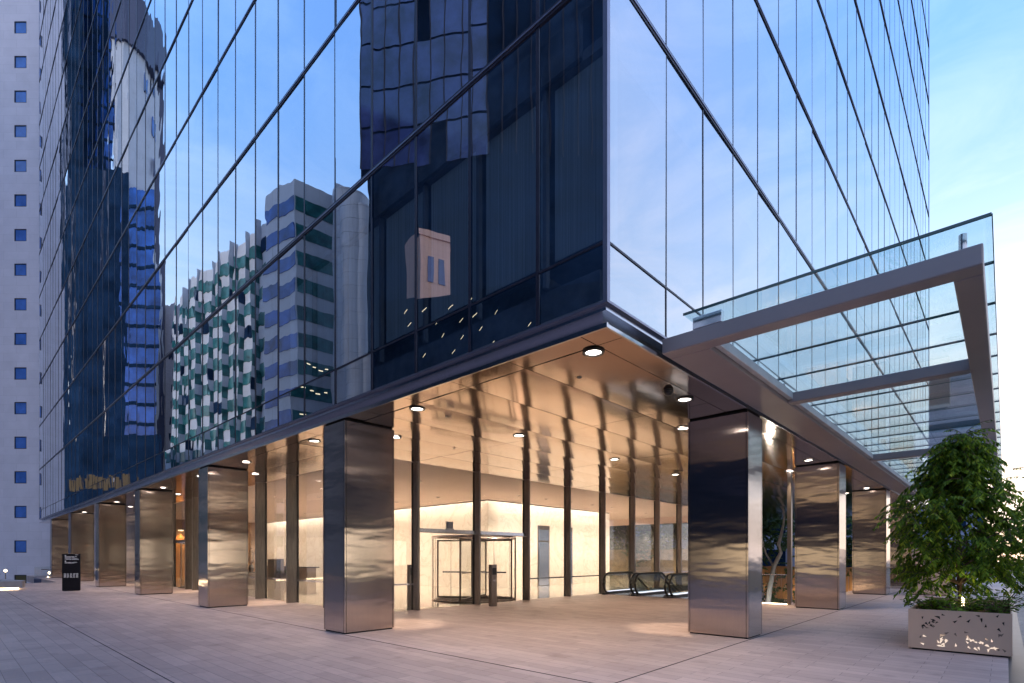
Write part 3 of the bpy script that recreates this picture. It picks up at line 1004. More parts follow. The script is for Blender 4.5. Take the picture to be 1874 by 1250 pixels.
# lobby downlights
LW = (1.0, 0.785, 0.61)
spots_l = []
for k, y in enumerate([16.2, 19.6, 23.0, 26.4, 29.8, 33.2, 36.6, 40.0]):
    spots_l.append((10.5, y, f'{ORD[k]} small lobby ceiling light along the left side of the marble wall'))
for k, x in enumerate([12.6, 14.6, 16.6, 18.6, 20.6, 22.6]):
    spots_l.append((x, 12.9, f'{ORD[k]} small lobby ceiling light along the front of the marble wall'))
for k, y in enumerate([12.5, 16.4, 20.3, 24.2, 28.1]):
    spots_l.append((6.6, y, f'{ORD[k]} small ceiling light in the open middle of the lobby'))
for k, (x, y) in enumerate([(25.6, 13.5), (25.6, 18.5), (25.6, 23.5)]):
    spots_l.append((x, y, f'{ORD[k]} small lobby ceiling light by the end windows'))
for x, y, lab in spots_l:
    make_downlight(x, y, lab, SOF, True, 'small ceiling lights in the lobby', 0.075)
    spot(x, y, SOF - 0.03, 245 if x < 25 else 640, LW, 150, 0.7, 0.1)
# wall washers: a slot lamp at the head of the marble walls
ww = thing('wall_washer', 'slim warm light slot along the head of the left marble lobby wall', 'light slot', (12.3, 28.5, SOF), 'light slots at the marble walls')
B(12.25, 15.6, SOF - 0.02, 12.33, 41.5, SOF - 0.001).build('trim', M['lobby_ceiling'], ww)
light('slot_lamp', 'AREA', (12.29, 28.5, SOF - 0.03), 130, LW, None, shape='RECTANGLE', size=0.1, size_y=26.0).rotation_euler = (0, R_(-18), 0)
ww = thing('wall_washer', 'slim warm light slot along the head of the front marble lobby wall', 'light slot', (18.4, 14.6, SOF), 'light slots at the marble walls')
B(13.0, 14.57, SOF - 0.02, 23.8, 14.65, SOF - 0.001).build('trim', M['lobby_ceiling'], ww)
light('slot_lamp', 'AREA', (18.4, 14.61, SOF - 0.03), 70, LW, None, shape='RECTANGLE', size=10.6, size_y=0.1).rotation_euler = (R_(18), 0, 0)
for k, x in enumerate([4.2, 6.8, 9.4]):
    wlamp = thing('wall_light', f'{ORD[k]} amber wall light grazing down the timber wall at the back of the lobby', 'wall light', (x, 42.4, 3.4), 'amber wall lights')
    B(x - 0.2, 42.3, 3.62, x + 0.2, 42.48, 3.70).build('housing', M['bronze'], wlamp)
    B(x - 0.17, 42.32, 3.612, x + 0.17, 42.46, 3.618).build('lens', M['lamp_warm'], wlamp)
    light('wall_lamp', 'SPOT', (x, 42.3, 3.58), 160, (1.0, 0.55, 0.2), None, spot_size=R_(80), spot_blend=0.5, shadow_soft_size=0.1)

# security dome and sprinkler heads
t = thing('security_camera', 'small black dome camera on the soffit right of the corner', 'camera', (2.84, 0.6, SOF))
mb = MB(); mb.cyl(2.84, 0.6, SOF - 0.03, SOF, 0.085, 20); mb.build('base', M['black'], t)
mb = MB()
for i in range(5):
    a0, a1 = R_(18 * i), R_(18 * (i + 1))
    mb.cyl(2.84, 0.6, SOF - 0.03 - 0.07 * math.sin(a1), SOF - 0.03 - 0.07 * math.sin(a0), max(0.004, 0.075 * math.cos(a1)), 20, 0, 0.075 * math.cos(a0))
mb.build('dome', M['black'], t)
for x, y, lab in ((1.27, 1.33, 'tiny dark sprinkler rosette on the soffit behind the corner downlight'), (1.35, 4.66, 'tiny sprinkler rosette beside the second soffit light on the left'), (3.53, 6.96, 'tiny sprinkler rosette deep in the soffit near the lobby glass')):
    t = thing('sprinkler', lab, 'sprinkler', (x, y, SOF), 'sprinkler rosettes')
    MB().cyl(x, y, SOF - 0.008, SOF, 0.04, 16).build('rosette', M['bronze'], t)
    MB().cyl(x, y, SOF - 0.03, SOF - 0.009, 0.012, 10).build('nozzle', M['chrome'], t)

# ================================================================== canopy
can = thing('glass_canopy', 'big steel framed glass canopy projecting over the right side of the plaza', 'canopy', (1.35, -0.05, 4.48))
ZB, BH = 4.48, 0.215
XE = 26.0


def bevel_box(x0, y0, z0, x1, y1, z1, name, mat, parent, w=0.015):
    o = B(x0, y0, z0, x1, y1, z1).build(name, mat, parent)
    md = o.modifiers.new('bevel', 'BEVEL'); md.width = w; md.segments = 2
    return o


bevel_box(1.622, -0.63, ZB, XE, -0.04, ZB + BH, 'beam', M['canopy'], can)
bevel_box(1.363, -3.46, ZB + 0.002, 1.62, -0.04, ZB + BH + 0.002, 'beam', M['canopy'], can)
bevel_box(1.622, -3.458, ZB - 0.001, XE, -3.22, ZB + BH - 0.001, 'beam', M['canopy'], can)
for x in (5.18, 13.35, 22.6):
    bevel_box(x, -3.218, ZB + 0.003, x + 0.24, -0.632, ZB + BH - 0.03, 'beam', M['canopy'], can)
ZGL = ZB + BH + 0.20
gx = 1.28
jx = [1.28, 2.42, 3.72, 5.02]
while jx[-1] < XE - 1: jx.append(jx[-1] + 1.16)
for i in range(len(jx) - 1):
    p = MB()
    p.box(jx[i] + 0.012, -3.52, ZGL, jx[i + 1] - 0.012, -0.40, ZGL + 0.022)
    o = p.build('canopy_pane', M['canopy_glass'], can)
    e = MB()
    e.box(jx[i] - 0.010, -3.522, ZGL - 0.004, jx[i] + 0.010, -0.398, ZGL + 0.026)
    e.box(jx[i] + 0.012, -3.530, ZGL, jx[i + 1] - 0.012, -3.521, ZGL + 0.022)
    e.build('edge', M['glass_edge'], o)
for x in [1.5, 5.3, 9.4, 13.47, 18.0, 22.7]:
    for y in (-3.30, -0.52):
        MB().cyl(x, y, ZB + BH - 0.03, ZGL - 0.001, 0.035, 14).build('standoff', M['chrome'], can)
bevel_box(1.43, -0.86, ZB + BH + 0.03, 1.53, -0.46, ZGL - 0.003, 'clamp', M['chrome'], can, 0.01)
# white gutter strip between inner beam and glass
bevel_box(1.622, -0.72, ZB + 0.06, XE, -0.634, ZB + BH - 0.02, 'gutter', M['gutter'], can, 0.006)

# ================================================================== planter with its tree
PX0, PX1, PY0, PY1, PZ = 5.84, 9.4, -3.70, -2.38, 0.70
pl = thing('planter_box', 'champagne metal planter box with a pattern of triangular cut-outs glowing along its foot', 'planter', (7.6, -3.0, 0))
mb = MB(); th = 0.02
mb.box(PX0, PY0, 0.03, PX0 + th, PY1, PZ)
mb.box(PX1 - th, PY0, 0.03, PX1, PY1, PZ)
mb.box(PX0 + th, PY0, 0.03, PX1 - th, PY0 + th, PZ)
mb.box(PX0 + th, PY1 - th, 0.03, PX1 - th, PY1, PZ)
# perforations: little darts in loose flights on the front and the two long sides
rp = random.Random(5)


def darts(face, u0, u1):
    def put(u, z, s, a, mi):
        pts = [(s * math.cos(a), s * math.sin(a)), (s * 0.28 * math.cos(a + 1.9), s * 0.28 * math.sin(a + 1.9)), (s * 0.42 * math.cos(a - 2.0), s * 0.42 * math.sin(a - 2.0))]
        q = []
        for du, dz in pts:
            uu, zz = u + du, z + dz
            if face == 'front': q.append((PX0 - 0.002, uu, zz))
            elif face == 'left': q.append((uu, PY1 + 0.002, zz))
            else: q.append((uu, PY0 - 0.002, zz))
        mb.tri(*q, mi)
    span = u1 - u0
    for lo, hi, cnt, fl in ((0.50, 0.64, 16, 3), (0.40, 0.50, 17, 3), (0.33, 0.40, 7, 2), (0.22, 0.30, 12, 2), (0.12, 0.24, 26, 4)):
        for _ in range(int(cnt * span / 1.32 / 3.0) + 1):
            cu, cz = rp.uniform(u0 + 0.1, u1 - 0.1), rp.uniform(lo, hi)
            for _ in range(rp.randint(1, fl)):
                u = min(max(cu + rp.gauss(0, 0.075), u0 + 0.07), u1 - 0.07)
                z = min(max(cz + rp.gauss(0, 0.03), 0.09), 0.64)
                edge = min(u - u0, u1 - u) / span
                lit = edge > 0.15
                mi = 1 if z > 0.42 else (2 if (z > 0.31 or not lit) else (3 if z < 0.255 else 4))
                put(u, z, rp.uniform(0.042, 0.058), rp.uniform(0, 6.28), mi)


darts('front', PY0, PY1); darts('left', PX0, PX1); darts('right', PX0, PX1)
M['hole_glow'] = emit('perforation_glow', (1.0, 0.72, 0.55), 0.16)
mb.build('box_sides', [M['planter'], M['hole'], M['hole_dim'], M['hole_lit'], M['hole_glow']], pl)
B(PX0 + 0.05, PY0 + 0.05, 0.0, PX1 - 0.05, PY1 - 0.05, 0.029).build('plinth', M['gap'], pl)
so = MB()
nx_, ny_ = 30, 12
ra = random.Random(3)
hh = [[0.60 + ra.uniform(-0.03, 0.03) for _ in range(ny_ + 1)] for _ in range(nx_ + 1)]
for i in range(nx_):
    for j in range(ny_):
        def P(a, b): return (PX0 + th + (PX1 - PX0 - 2 * th) * a / nx_, PY0 + th + (PY1 - PY0 - 2 * th) * b / ny_, hh[a][b])
        so.quad(P(i, j), P(i + 1, j), P(i + 1, j + 1), P(i, j + 1))
so.build('soil', M['earth'], pl)


def leaf(mb, base, d, side, L, W, mi):
    """One pointed leaflet folded along its midrib."""
    up = d.cross(side)
    tip = base + d * L
    ml = base + d * (L * 0.42) + side * W + up * (W * 0.35)
    mr = base + d * (L * 0.42) - side * W + up * (W * 0.35)
    k = len(mb.v)
    mb.v += [tuple(base), tuple(ml), tuple(tip), tuple(mr)]
    mb.f += [(k, k + 1, k + 2), (k, k + 2, k + 3)]
    mb.m += [mi, mi]


def spray(mb, wood, p, d, length, n, L, W, rnd, pick, droop=1.0):
    """A drooping twig with leaflets in pairs."""
    pts = [p.copy()]
    cur, dirn = p.copy(), d.normalized()
    seg = length / n
    for k in range(n):
        dirn = (dirn + Vector((0, 0, -0.11 * droop))).normalized()
        cur = cur + dirn * seg
        pts.append(cur.copy())
        side = dirn.cross(Vector((0, 0, 1)))
        if side.length < 1e-3: side = Vector((1, 0, 0))
        side.normalize()
        for s in (-1, 1):
            if rnd.random() < 0.12: continue
            ld = (dirn * rnd.uniform(0.3, 0.8) + side * s * rnd.uniform(0.5, 0.9) + Vector((rnd.uniform(-.2, .2), rnd.uniform(-.2, .2), -rnd.uniform(0.25, 1.0) * droop))).normalized()
            sd = ld.cross(Vector((rnd.uniform(-.5, .5), rnd.uniform(-.5, .5), 1))).normalized()
            leaf(mb, cur, ld, sd, L * rnd.uniform(0.7, 1.2), W * rnd.uniform(0.8, 1.2), pick(cur))
    if wood is not None:
        wood.tube(pts[::2], [0.006 * (1 - i / (len(pts[::2]) + 1)) + 0.0015 for i in range(len(pts[::2]))], 3, cap=False)


TB = Vector((7.75, -2.97, 0.58))
tree = thing('potted_tree', 'bushy green tree with drooping feathery leaves growing in the metal planter', 'tree', tuple(TB))
rt_ = random.Random(11)
wood = MB(); crown = MB()
trunk_pts = [TB, TB + Vector((0.02, 0.0, 0.5)), TB + Vector((-0.02, 0.03, 1.1)), TB + Vector((0.03, 0.0, 1.8)), TB + Vector((0.0, -0.03, 2.6)), TB + Vector((0.02, -0.06, 3.3))]
wood.tube(trunk_pts, [0.05, 0.045, 0.04, 0.032, 0.02, 0.008], 10)


def prof(z):
    tab = [(0.75, 0.6), (1.0, 0.98), (1.4, 1.17), (1.9, 1.26), (2.4, 1.16), (2.8, 0.92), (3.2, 0.58), (3.6, 0.28), (4.1, 0.05)]
    for i in range(len(tab) - 1):
        if z <= tab[i + 1][0]:
            t = (z - tab[i][0]) / (tab[i + 1][0] - tab[i][0])
            return tab[i][1] * (1 - t) + tab[i + 1][1] * t
    return 0.05


def pick_leaf(p):
    r = rt_.random()
    q = ((p.x - TB.x) ** 2 + (p.y - TB.y) ** 2) ** 0.5 / max(prof(p.z), 0.1)
    return (0 if r < 0.36 else 1 if r < 0.82 else 2)


for k in range(34):
    z = 1.0 + 2.9 * (k / 34) ** 0.9
    a = k * 2.4 + rt_.uniform(-.4, .4)
    r = prof(z) * rt_.uniform(0.65, 1.0)
    b0 = TB + Vector((0, 0, max(0.5, z - 0.58 - 0.25 - r * 0.3)))
    e = Vector((TB.x + math.cos(a) * r, TB.y + math.sin(a) * r, z))
    mid = (b0 + e) / 2 + Vector((0, 0, 0.12))
    wood.tube([b0, mid, e], [0.018, 0.011, 0.004], 5, cap=False)
    for q in range(40):
        t = rt_.uniform(0.12, 1.05)
        p = b0 * (1 - t) ** 2 + mid * 2 * t * (1 - t) + e * t * t
        p += Vector((rt_.gauss(0, .10), rt_.gauss(0, .10), rt_.gauss(0, .10)))
        if p.z < 1.35 and math.hypot(p.x - TB.x, p.y - TB.y) < 0.5: continue
        aa = a + rt_.gauss(0, 0.9)
        d = Vector((math.cos(aa), math.sin(aa), rt_.uniform(-0.5, 0.55)))
        spray(crown, wood if q % 3 == 0 else None, p, d, rt_.uniform(0.24, 0.46), rt_.randint(7, 10), 0.125, 0.021, rt_, pick_leaf, 1.1)
for q in range(80):   # leader shoots
    z = rt_.uniform(3.2, 4.0)
    a = rt_.uniform(0, 6.28)
    p = Vector((TB.x + math.cos(a) * 0.05, TB.y - 0.05 + math.sin(a) * 0.05, z))
    spray(crown, wood, p, Vector((math.cos(a), math.sin(a), rt_.uniform(0.1, 1.1))), rt_.uniform(0.22, 0.42), 8, 0.095, 0.015, rt_, pick_leaf)
# a long shoot leaning out on each flank
for (a, z, L) in ((2.15, 2.35, 0.75), (2.3, 2.05, 0.65), (1.9, 2.55, 0.6), (-1.1, 3.25, 0.8), (-0.9, 3.1, 0.9), (-1.25, 2.8, 0.7)):
    p = Vector((TB.x + math.cos(a) * 0.8, TB.y + math.sin(a) * 0.8, z))
    spray(crown, wood, p, Vector((math.cos(a), math.sin(a), 0.35)), L, 15, 0.10, 0.015, rt_, pick_leaf, 0.7)
wood.build('trunk', M['bark'], tree, smooth=True)
crown.build('crown', [M['leaf_a'], M['leaf_b'], M['leaf_c']], tree)

for k, (x, y, h, lab, mt) in enumerate([
        (6.6, -2.72, 0.42, 'small green shrub left of the trunk in the planter', 'leaf_b'),
        (6.35, -3.05, 0.30, 'low reddish grass tuft at the front of the planter', 'leaf_b'),
        (7.0, -3.18, 0.45, 'leafy shrub lit from below right of the planter trunk', 'leaf_b'),
        (6.5, -3.5, 0.50, 'dark leafy shrub in the right front corner of the planter', 'leaf_a'),
        (7.6, -3.55, 0.62, 'tall leafy shrub on the right side of the planter', 'leaf_a'),
        (6.9, -2.5, 0.34, 'dark low shrub overhanging the left side of the planter', 'leaf_a')]):
    s = thing('planter_shrub', lab, 'shrub', (x, y, 0.6), 'shrubs planted under the potted tree')
    f, w = MB(), MB()
    for q in range(int(9 + 16 * h)):
        a = rt_.uniform(0, 6.28)
        d = Vector((math.cos(a) * 0.7, math.sin(a) * 0.7, rt_.uniform(0.5, 1.5)))
        b0 = Vector((x + rt_.gauss(0, .05), y + rt_.gauss(0, .05), 0.6))
        spray(f, w, b0, d, h * rt_.uniform(0.6, 1.0), 5, 0.11, 0.03, rt_, lambda p: 0, 0.7)
    f.build('foliage', M[mt], s)
    w.build('stem', M['bark'], s)
sp = thing('garden_spotlight', 'short lit garden light stake glowing yellow beside the planter trunk', 'garden light', (7.15, -3.05, 0.6))
MB().cyl(7.15, -3.05, 0.55, 0.70, 0.018, 10).build('stake', M['black'], sp)
MB().cyl(7.15, -3.05, 0.70, 0.86, 0.022, 12).build('lens', M['strip_warm'], sp)
light('garden_lamp', 'POINT', (7.2, -3.05, 0.95), 1.5, (1.0, 0.82, 0.42), None, shadow_soft_size=0.04)

# ================================================================== escalators
def escalator(y0, y1, label):
    x0 = 13.45
    t = thing('escalator', label, 'escalator', (x0, (y0 + y1) / 2, 0), 'escalators going down beside the lobby')
    sl = math.tan(R_(30))
    for y in (y0, y1):
        # balustrade glass with rounded newel
        prof_ = []
        for a in range(90, 271, 15):
            prof_.append((x0 + 0.44 + 0.42 * math.cos(R_(a)), 0.48 + 0.42 * math.sin(R_(a))))
        top = [(x0 + 2.3, 0.90), (x0 + 2.9, 0.62), (x0 + 9.2, 0.62 - 6.3 * sl)]
        bot = [(x0 + 9.2, 0.62 - 6.3 * sl - 0.85), (x0 + 2.7, -0.10), (x0 + 2.3, 0.06)]
        outl = prof_[::-1] + [] 
        poly = [prof_[0]] + top + bot + prof_[::-1][:-1]
        mb = MB()
        k = len(mb.v)
        for yy in (y - 0.006, y + 0.006):
            mb.v += [(p[0], yy, p[1]) for p in poly]
        n = len(poly)
        mb.f.append(tuple(range(n))); mb.m.append(0)
        mb.f.append(tuple(range(2 * n - 1, n - 1, -1))); mb.m.append(0)
        o = mb.build('balustrade', M['clear_tint'], t)
        hr = MB()
        path = [(x0 + 0.9, 0.035)] + [(px, pz) for px, pz in prof_[::-1]]
        path = [(px, y, pz) for px, pz in path] + [(px, y, pz) for px, pz in top]
        hr.tube(path, 0.045, 8)
        hr.build('handrail', M['rubber'], o, smooth=True)
        sk = MB()
        sk.box(x0 + 0.25, y - 0.14, 0.0, x0 + 2.6, y + 0.14, 0.10)
        sk.prism([(x0 + 0.25, y - 0.12), (x0 + 0.25, y + 0.12), (x0 + 0.02, y + 0.06), (x0 + 0.02, y - 0.06)][::-1], 0.0, 0.07)
        sk.build('skirt', M['drain'], o)
        d = MB()
        d.box(x0 + 0.30, y - 0.10, 0.101, x0 + 2.6, y + 0.10, 0.125)
        d.build('deck', M['chrome'], o)
        lp = MB(); lp.box(x0 + 0.30, y - 0.103, 0.126, x0 + 2.6, y + 0.103, 0.14); lp.build('deck_light', M['lit_strip'], o)
    mb = MB()
    mb.box(x0 + 0.1, y0 + 0.15, 0.0, x0 + 1.9, y1 - 0.15, 0.025)
    mb.build('comb_plate', M['chrome'], t)
    st = MB()
    for k in range(16):
        xx = x0 + 1.9 + 0.4 * k
        zz = 0.0 - 0.2309 * max(0, k - 1)
        st.box(xx, y0 + 0.16, zz - 0.25, xx + 0.398, y1 - 0.16, zz)
    st.build('step_band', M['drain'], t)
    tr = MB()
    tr.prism([(0, 0), (1, 0), (1, 1), (0, 1)], 0, 0) if False else None
    tr.box(x0 + 1.0, y0 - 0.16, -0.9, x0 + 2.6, y1 + 0.16, -0.26)
    tr.build('truss', M['chrome'], t)


M['lit_strip'] = emit('escalator_deck_light', (0.85, 0.88, 1.0), 0.55)
escalator(7.55, 8.85, 'leftmost of the three black railed escalators, beside the lobby glass')
escalator(6.05, 7.35, 'middle of the three black railed escalators')
escalator(4.55, 5.85, 'rightmost of the three escalators, half hidden by the near steel column')
wl_ = thing('void_guard', 'low glass guard with steel rail along the edge of the escalator opening', 'guard rail', (13.7, 3, 0))
B(13.70, 1.75, 0.02, 13.715, 4.3, 0.98).build('guard_glass', M['clear'], wl_)
B(13.69, 1.75, 0.98, 13.73, 4.3, 1.01).build('top_rail', M['chrome'], wl_)
B(13.62, 1.72, 0.0, 13.69, 4.3, 0.025).build('floor_light', M['strip_warm'], wl_)
po = thing('jamb_post', 'slim bronze post from floor to soffit beside the second right column', 'post', (13.7, 1.68, 0))
B(13.62, 1.60, 0, 13.78, 1.72, SOF - 0.001).build('shaft', M['bronze'], po)
B(13.60, 1.58, 0, 13.80, 1.598, 0.08).build('shoe', M['chrome'], po)

# ================================================================== garden beyond the undercroft
def garden_tree(x, y, z0, h, spread, label, n=150, seed=0, mat='leaf_bg', bark='pale_bark'):
    rn = random.Random(seed)
    t = thing('garden_tree', label, 'tree', (x, y, z0), 'trees beyond the tower')
    w, f = MB(), MB()
    lean = Vector((rn.uniform(-.06, .06), rn.uniform(-.08, .08), 1))
    b = Vector((x, y, z0))
    w.tube([b, b + lean * h * 0.25 + Vector((0, rn.uniform(-.2, .2), 0)), b + lean * h * 0.5, b + lean * h * 0.75 + Vector((0, rn.uniform(-.2, .2), 0)), b + lean * h * 0.95], [0.17, 0.14, 0.11, 0.07, 0.02], 8)
    for k in range(16):
        t0 = rn.uniform(0.35, 0.9)
        p0 = b + lean * h * t0
        a = rn.uniform(0, 6.28)
        e = p0 + Vector((math.cos(a), math.sin(a), rn.uniform(0.1, 0.8))) * spread * rn.uniform(0.5, 1.0)
        w.tube([p0, (p0 + e) / 2 + Vector((0, 0, 0.15)), e], [0.06, 0.035, 0.012], 5, cap=False)
        for q in range(n // 16):
            c = p0.lerp(e, rn.uniform(0.3, 1.05)) + Vector((rn.gauss(0, .4), rn.gauss(0, .4), rn.gauss(0, .35)))
            d = Vector((rn.uniform(-1, 1), rn.uniform(-1, 1), rn.uniform(-.4, .6)))
            spray(f, None, c, d, 0.7, 7, 0.26, 0.07, rn, lambda p: 0)
    w.build('trunk', M[bark], t, smooth=True)
    f.build('crown', M[mat], t)


pt = garden_tree(40.2, 10.9, -2.2, 9.0, 2.6, 'pale trunked tree standing in the gap between the first and second right columns', 420, 1)
tk = MB()
tk.tube([along(1404, 38.5) + (-2.2,), along(1409, 38.5) + (-0.6,), along(1416, 38.4) + (0.9,), along(1429, 38.4) + (1.9,), along(1425, 38.3) + (2.5,), along(1432, 38.2) + (3.6,), along(1436, 38.2) + (4.6,)], [0.20, 0.17, 0.15, 0.13, 0.12, 0.09, 0.06], 9)
tk.tube([along(1416, 38.4) + (0.9,), along(1402, 38.6) + (1.8,), along(1394, 38.8) + (3.0,)], [0.08, 0.06, 0.03], 7)
pt2 = thing('garden_tree', 'slender crooked pale trunk rising in front of the other garden trees', 'tree', along(1404, 38.5) + (-2.2,), 'trees beyond the tower')
tk.build('trunk', M['pale_bark'], pt2, smooth=True)
fb = MB(); rf_ = random.Random(77)
for k in range(150):
    px_ = rf_.uniform(1380, 1470); zz = rf_.choice([rf_.uniform(2.6, 6.0), rf_.uniform(-2.0, -0.3), rf_.uniform(0.2, 4.0)])
    q = along(px_, rf_.uniform(38.6, 40.5))
    spray(fb, None, Vector((q[0], q[1], zz)), Vector((rf_.uniform(-1, 1), rf_.uniform(-1, 1), rf_.uniform(-.4, .6))), 0.7, 7, 0.24, 0.07, rf_, lambda p: 0)
fb.build('crown', M['leaf_bg'], pt2)
gl_ = thing('added_garden_light', 'added low uplight at the foot of the crooked pale trunk', 'garden light', along(1412, 37.0) + (-2.2,), 'added garden lights')
q = along(1412, 37.0)
MB().cyl(q[0], q[1], -2.2, -2.0, 0.07, 10).build('body', M['black'], gl_)
MB().cyl(q[0], q[1], -1.999, -1.99, 0.055, 10).build('lens', M['lamp_warm'], gl_)
light('added_uplight', 'POINT', (q[0], q[1], -1.7), 45, (0.95, 0.9, 0.8), None, shadow_soft_size=0.15)  # added lamp that brightens the dark trees in the gap
garden_tree(43.0, 7.6, -2.2, 8.0, 2.6, 'dark tree seen beside the second right column, behind the pale trunk', 380, 2)
garden_tree(42.5, 14.0, -2.2, 8.5, 2.8, 'dark tree behind the pale trunk and hidden partly by the near column', 380, 3)
garden_tree(36.0, 21.5, -2.2, 8.5, 2.9, 'leafy tree outside the left pane of the lobby end windows', 400, 4)
garden_tree(35.0, 17.2, -2.2, 8.0, 2.6, 'leafy tree outside the middle of the lobby end windows', 400, 5)
garden_tree(36.5, 13.2, -2.2, 8.6, 2.7, 'leafy tree outside the right pane of the lobby end windows', 400, 6)
garden_tree(41.5, 4.5, -2.2, 7.2, 2.3, 'slender dark tree glimpsed between the second and third right columns', 340, 7)
gw = thing('garden_wall', 'rough brown garden wall outside the lobby end windows', 'wall', (33.5, 20, -2.2))
B(33.4, 11.5, -2.2, 33.9, 30, 2.1).build('wall_face', M['brown_wall'], gw)
B(33.35, 11.45, 2.1, 33.95, 30.05, 2.2).build('coping', M['brown_wall'], gw)
for k, y in enumerate((15.0, 21.0)):
    fl = thing('added_garden_light', f'{ORD[k]} added warm light washing the brown wall outside the lobby end windows', 'garden light', (32.4, y, -2.2), 'added garden lights')
    MB().cyl(32.4, y, -2.2, -1.9, 0.06, 10).build('body', M['black'], fl)
    MB().cyl(32.4, y, -1.899, -1.89, 0.05, 10).build('lens', M['lamp_warm'], fl)
    light('added_wall_wash', 'POINT', (31.6, y, -0.6), 130, (1.0, 0.78, 0.5), None, shadow_soft_size=0.12)  # added lamp that warms the wall behind the end windows
fe = thing('timber_fence', 'warm timber board fence behind the pale tree trunk', 'fence', (46, 9, -2.2))
mb = MB(); y = 2.0
while y < 17:
    mb.box(46.0, y, -2.2, 46.05, y + 0.38, 0.75 + random.uniform(-.03, .03)); y += 0.40
mb.build('boards', M['timber'], fe)
for z in (-1.6, 0.2): B(46.052, 2.0, z, 46.12, 17, z + 0.12).build('rail', M['bark'], fe)
for k, y in enumerate((5.0, 9.5, 14.0)):
    fl = thing('added_garden_light', f'{ORD[k]} added unseen warm light at the foot of the timber fence', 'garden light', (45.5, y, -2.2), 'added garden lights')
    MB().cyl(45.4, y, -2.2, -1.95, 0.06, 10).build('body', M['black'], fl)
    MB().cyl(45.4, y, -1.949, -1.94, 0.05, 10).build('lens', M['lamp_warm'], fl)
    light('added_fence_lamp', 'POINT', (45.2, y, -1.7), 50, (1.0, 0.7, 0.35), None, shadow_soft_size=0.1)  # added lamp, out of sight, that lights the fence and trees
bb = thing('low_building', 'low blue-grey building behind the garden trees', 'building', (58, 12, -2.2))
B(58, -1.5, -2.2, 66, 42, 8.2).build('wall', M['blue_wall'], bb)
B(57.6, -1.9, 8.2, 66.4, 42.4, 8.5).build('roof', M['slate'], bb)
for k in range(10):
    for z in (0.2, 4.0): B(57.95, -1 + 3.8 * k, z, 57.99, 1.6 + 3.8 * k, z + 2.2).build('window', M['dark_glass'], bb)

# right-hand distance
ta = thing('teal_office_block', 'distant teal glass office block seen through the glass canopy', 'office block', along(1745, 70) + (0,))
a = [along(1695, 70), along(1803, 66), along(1803, 80), along(1690, 84)]
MB().prism(a, -4, 25.1).build('glazed_wall', M['teal_glass'], ta)
for k in range(9):
    q = MB(); z = -1 + 3.0 * k
    p0, p1 = a[0], a[1]
    q.prism([(p0[0] - 0.1, p0[1] - 0.1), (p1[0] - 0.1, p1[1] - 0.1), (p1[0] + 0.2, p1[1] + 0.2), (p0[0] + 0.2, p0[1] + 0.2)], z, z + 0.12)
    q.build('floor_band', M['slate'], ta)
MB().prism([along(1715, 71.5), along(1790, 68.5), along(1788, 76), along(1716, 78)], 25.1, 26.4).build('roof_plant', M['slate'], ta)

ca = thing('steel_cabinet', 'tall beige service cabinet with two door seams behind the planter tree', 'cabinet', (22.3, -1.2, 0))
B(22.3, -1.95, 0.03, 22.9, -0.70, 1.95).build('carcass', M['planter'], ca)
for k in range(3):
    B(22.28, -1.93 + 0.41 * k, 0.06, 22.299, -1.54 + 0.41 * k, 1.92).build('door', M['planter'], ca)
B(22.262, -1.16, 1.0, 22.279, -1.13, 1.06).build('lock', M['chrome'], ca)
B(22.33, -1.92, 0.0, 22.88, -0.73, 0.029).build('plinth', M['gap'], ca)
sw = thing('screen_wall', 'low grey glass screen with steel rail beyond the third right column', 'screen', (27, 0.2, 0))
B(27.0, -1.6, 0.08, 27.03, 1.6, 1.05).build('screen_glass', M['smoked'], sw)
B(26.98, -1.6, 1.05, 27.06, 1.6, 1.10).build('top_rail', M['chrome'], sw)
B(26.98, -1.6, 0.0, 27.06, 1.6, 0.08).build('base_channel', M['fascia'], sw)

cw = thing('roadside_wall', 'low cream roadside wall at the right edge behind the planter', 'wall', (24, -5.5, 0))
B(22.0, -12.0, 0.0, 22.4, -4.3, 0.95).build('wall_face', M['cream_wall'], cw)
B(21.95, -12.05, 0.95, 22.45, -4.25, 1.02).build('coping', M['stone'], cw)
garden_tree(40.0, -9.5, 0.0, 6.0, 2.4, 'distant round street tree low on the right horizon', 190, 22, 'leaf_bg', 'bark')

# ================================================================== left side of the plaza
sg = thing('directory_sign', 'slim black directory totem with white lettering on the plaza', 'sign', (-1.5, 28.4, 0))
sd_ = (Vector((-1.19, 28.36, 0)) - Vector((-1.81, 28.52, 0))).normalized()
sn_ = Vector((sd_.y, -sd_.x, 0)).normalized()
if sn_.dot(Vector((CX, CY, 0)) - Vector((-1.5, 28.4, 0))) < 0: sn_ = -sn_
s0 = Vector((-1.81, 28.52, 0)); SWD = 0.66


def sq(mb, u0, u1, z0, z1, off0, off1, mi=0):
    p = [s0 + sd_ * u0 + sn_ * off0, s0 + sd_ * u1 + sn_ * off0, s0 + sd_ * u1 + sn_ * off1, s0 + sd_ * u0 + sn_ * off1]
    mb.prism([(q.x, q.y) for q in p], z0, z1, mi)


mb = MB(); sq(mb, 0, SWD, 0.02, 1.74, -0.12, 0.0); mb.build('body', M['sign'], sg)
mb = MB(); sq(mb, 0.03, SWD - 0.03, 0.0, 0.02, -0.10, -0.02); mb.build('foot', M['gap'], sg)
tx = MB(); rs_ = random.Random(9)


def words_line(z, u0, u1, h):
    u = u0
    while u < u1:
        w = rs_.uniform(0.014, 0.026)
        hh2 = h * (1.15 if rs_.random() < 0.35 else 0.85)
        sq(tx, u, min(u + w, u1), z, z + hh2, 0.0012, 0.003)
        u += w + (0.007 if rs_.random() < 0.84 else 0.022)


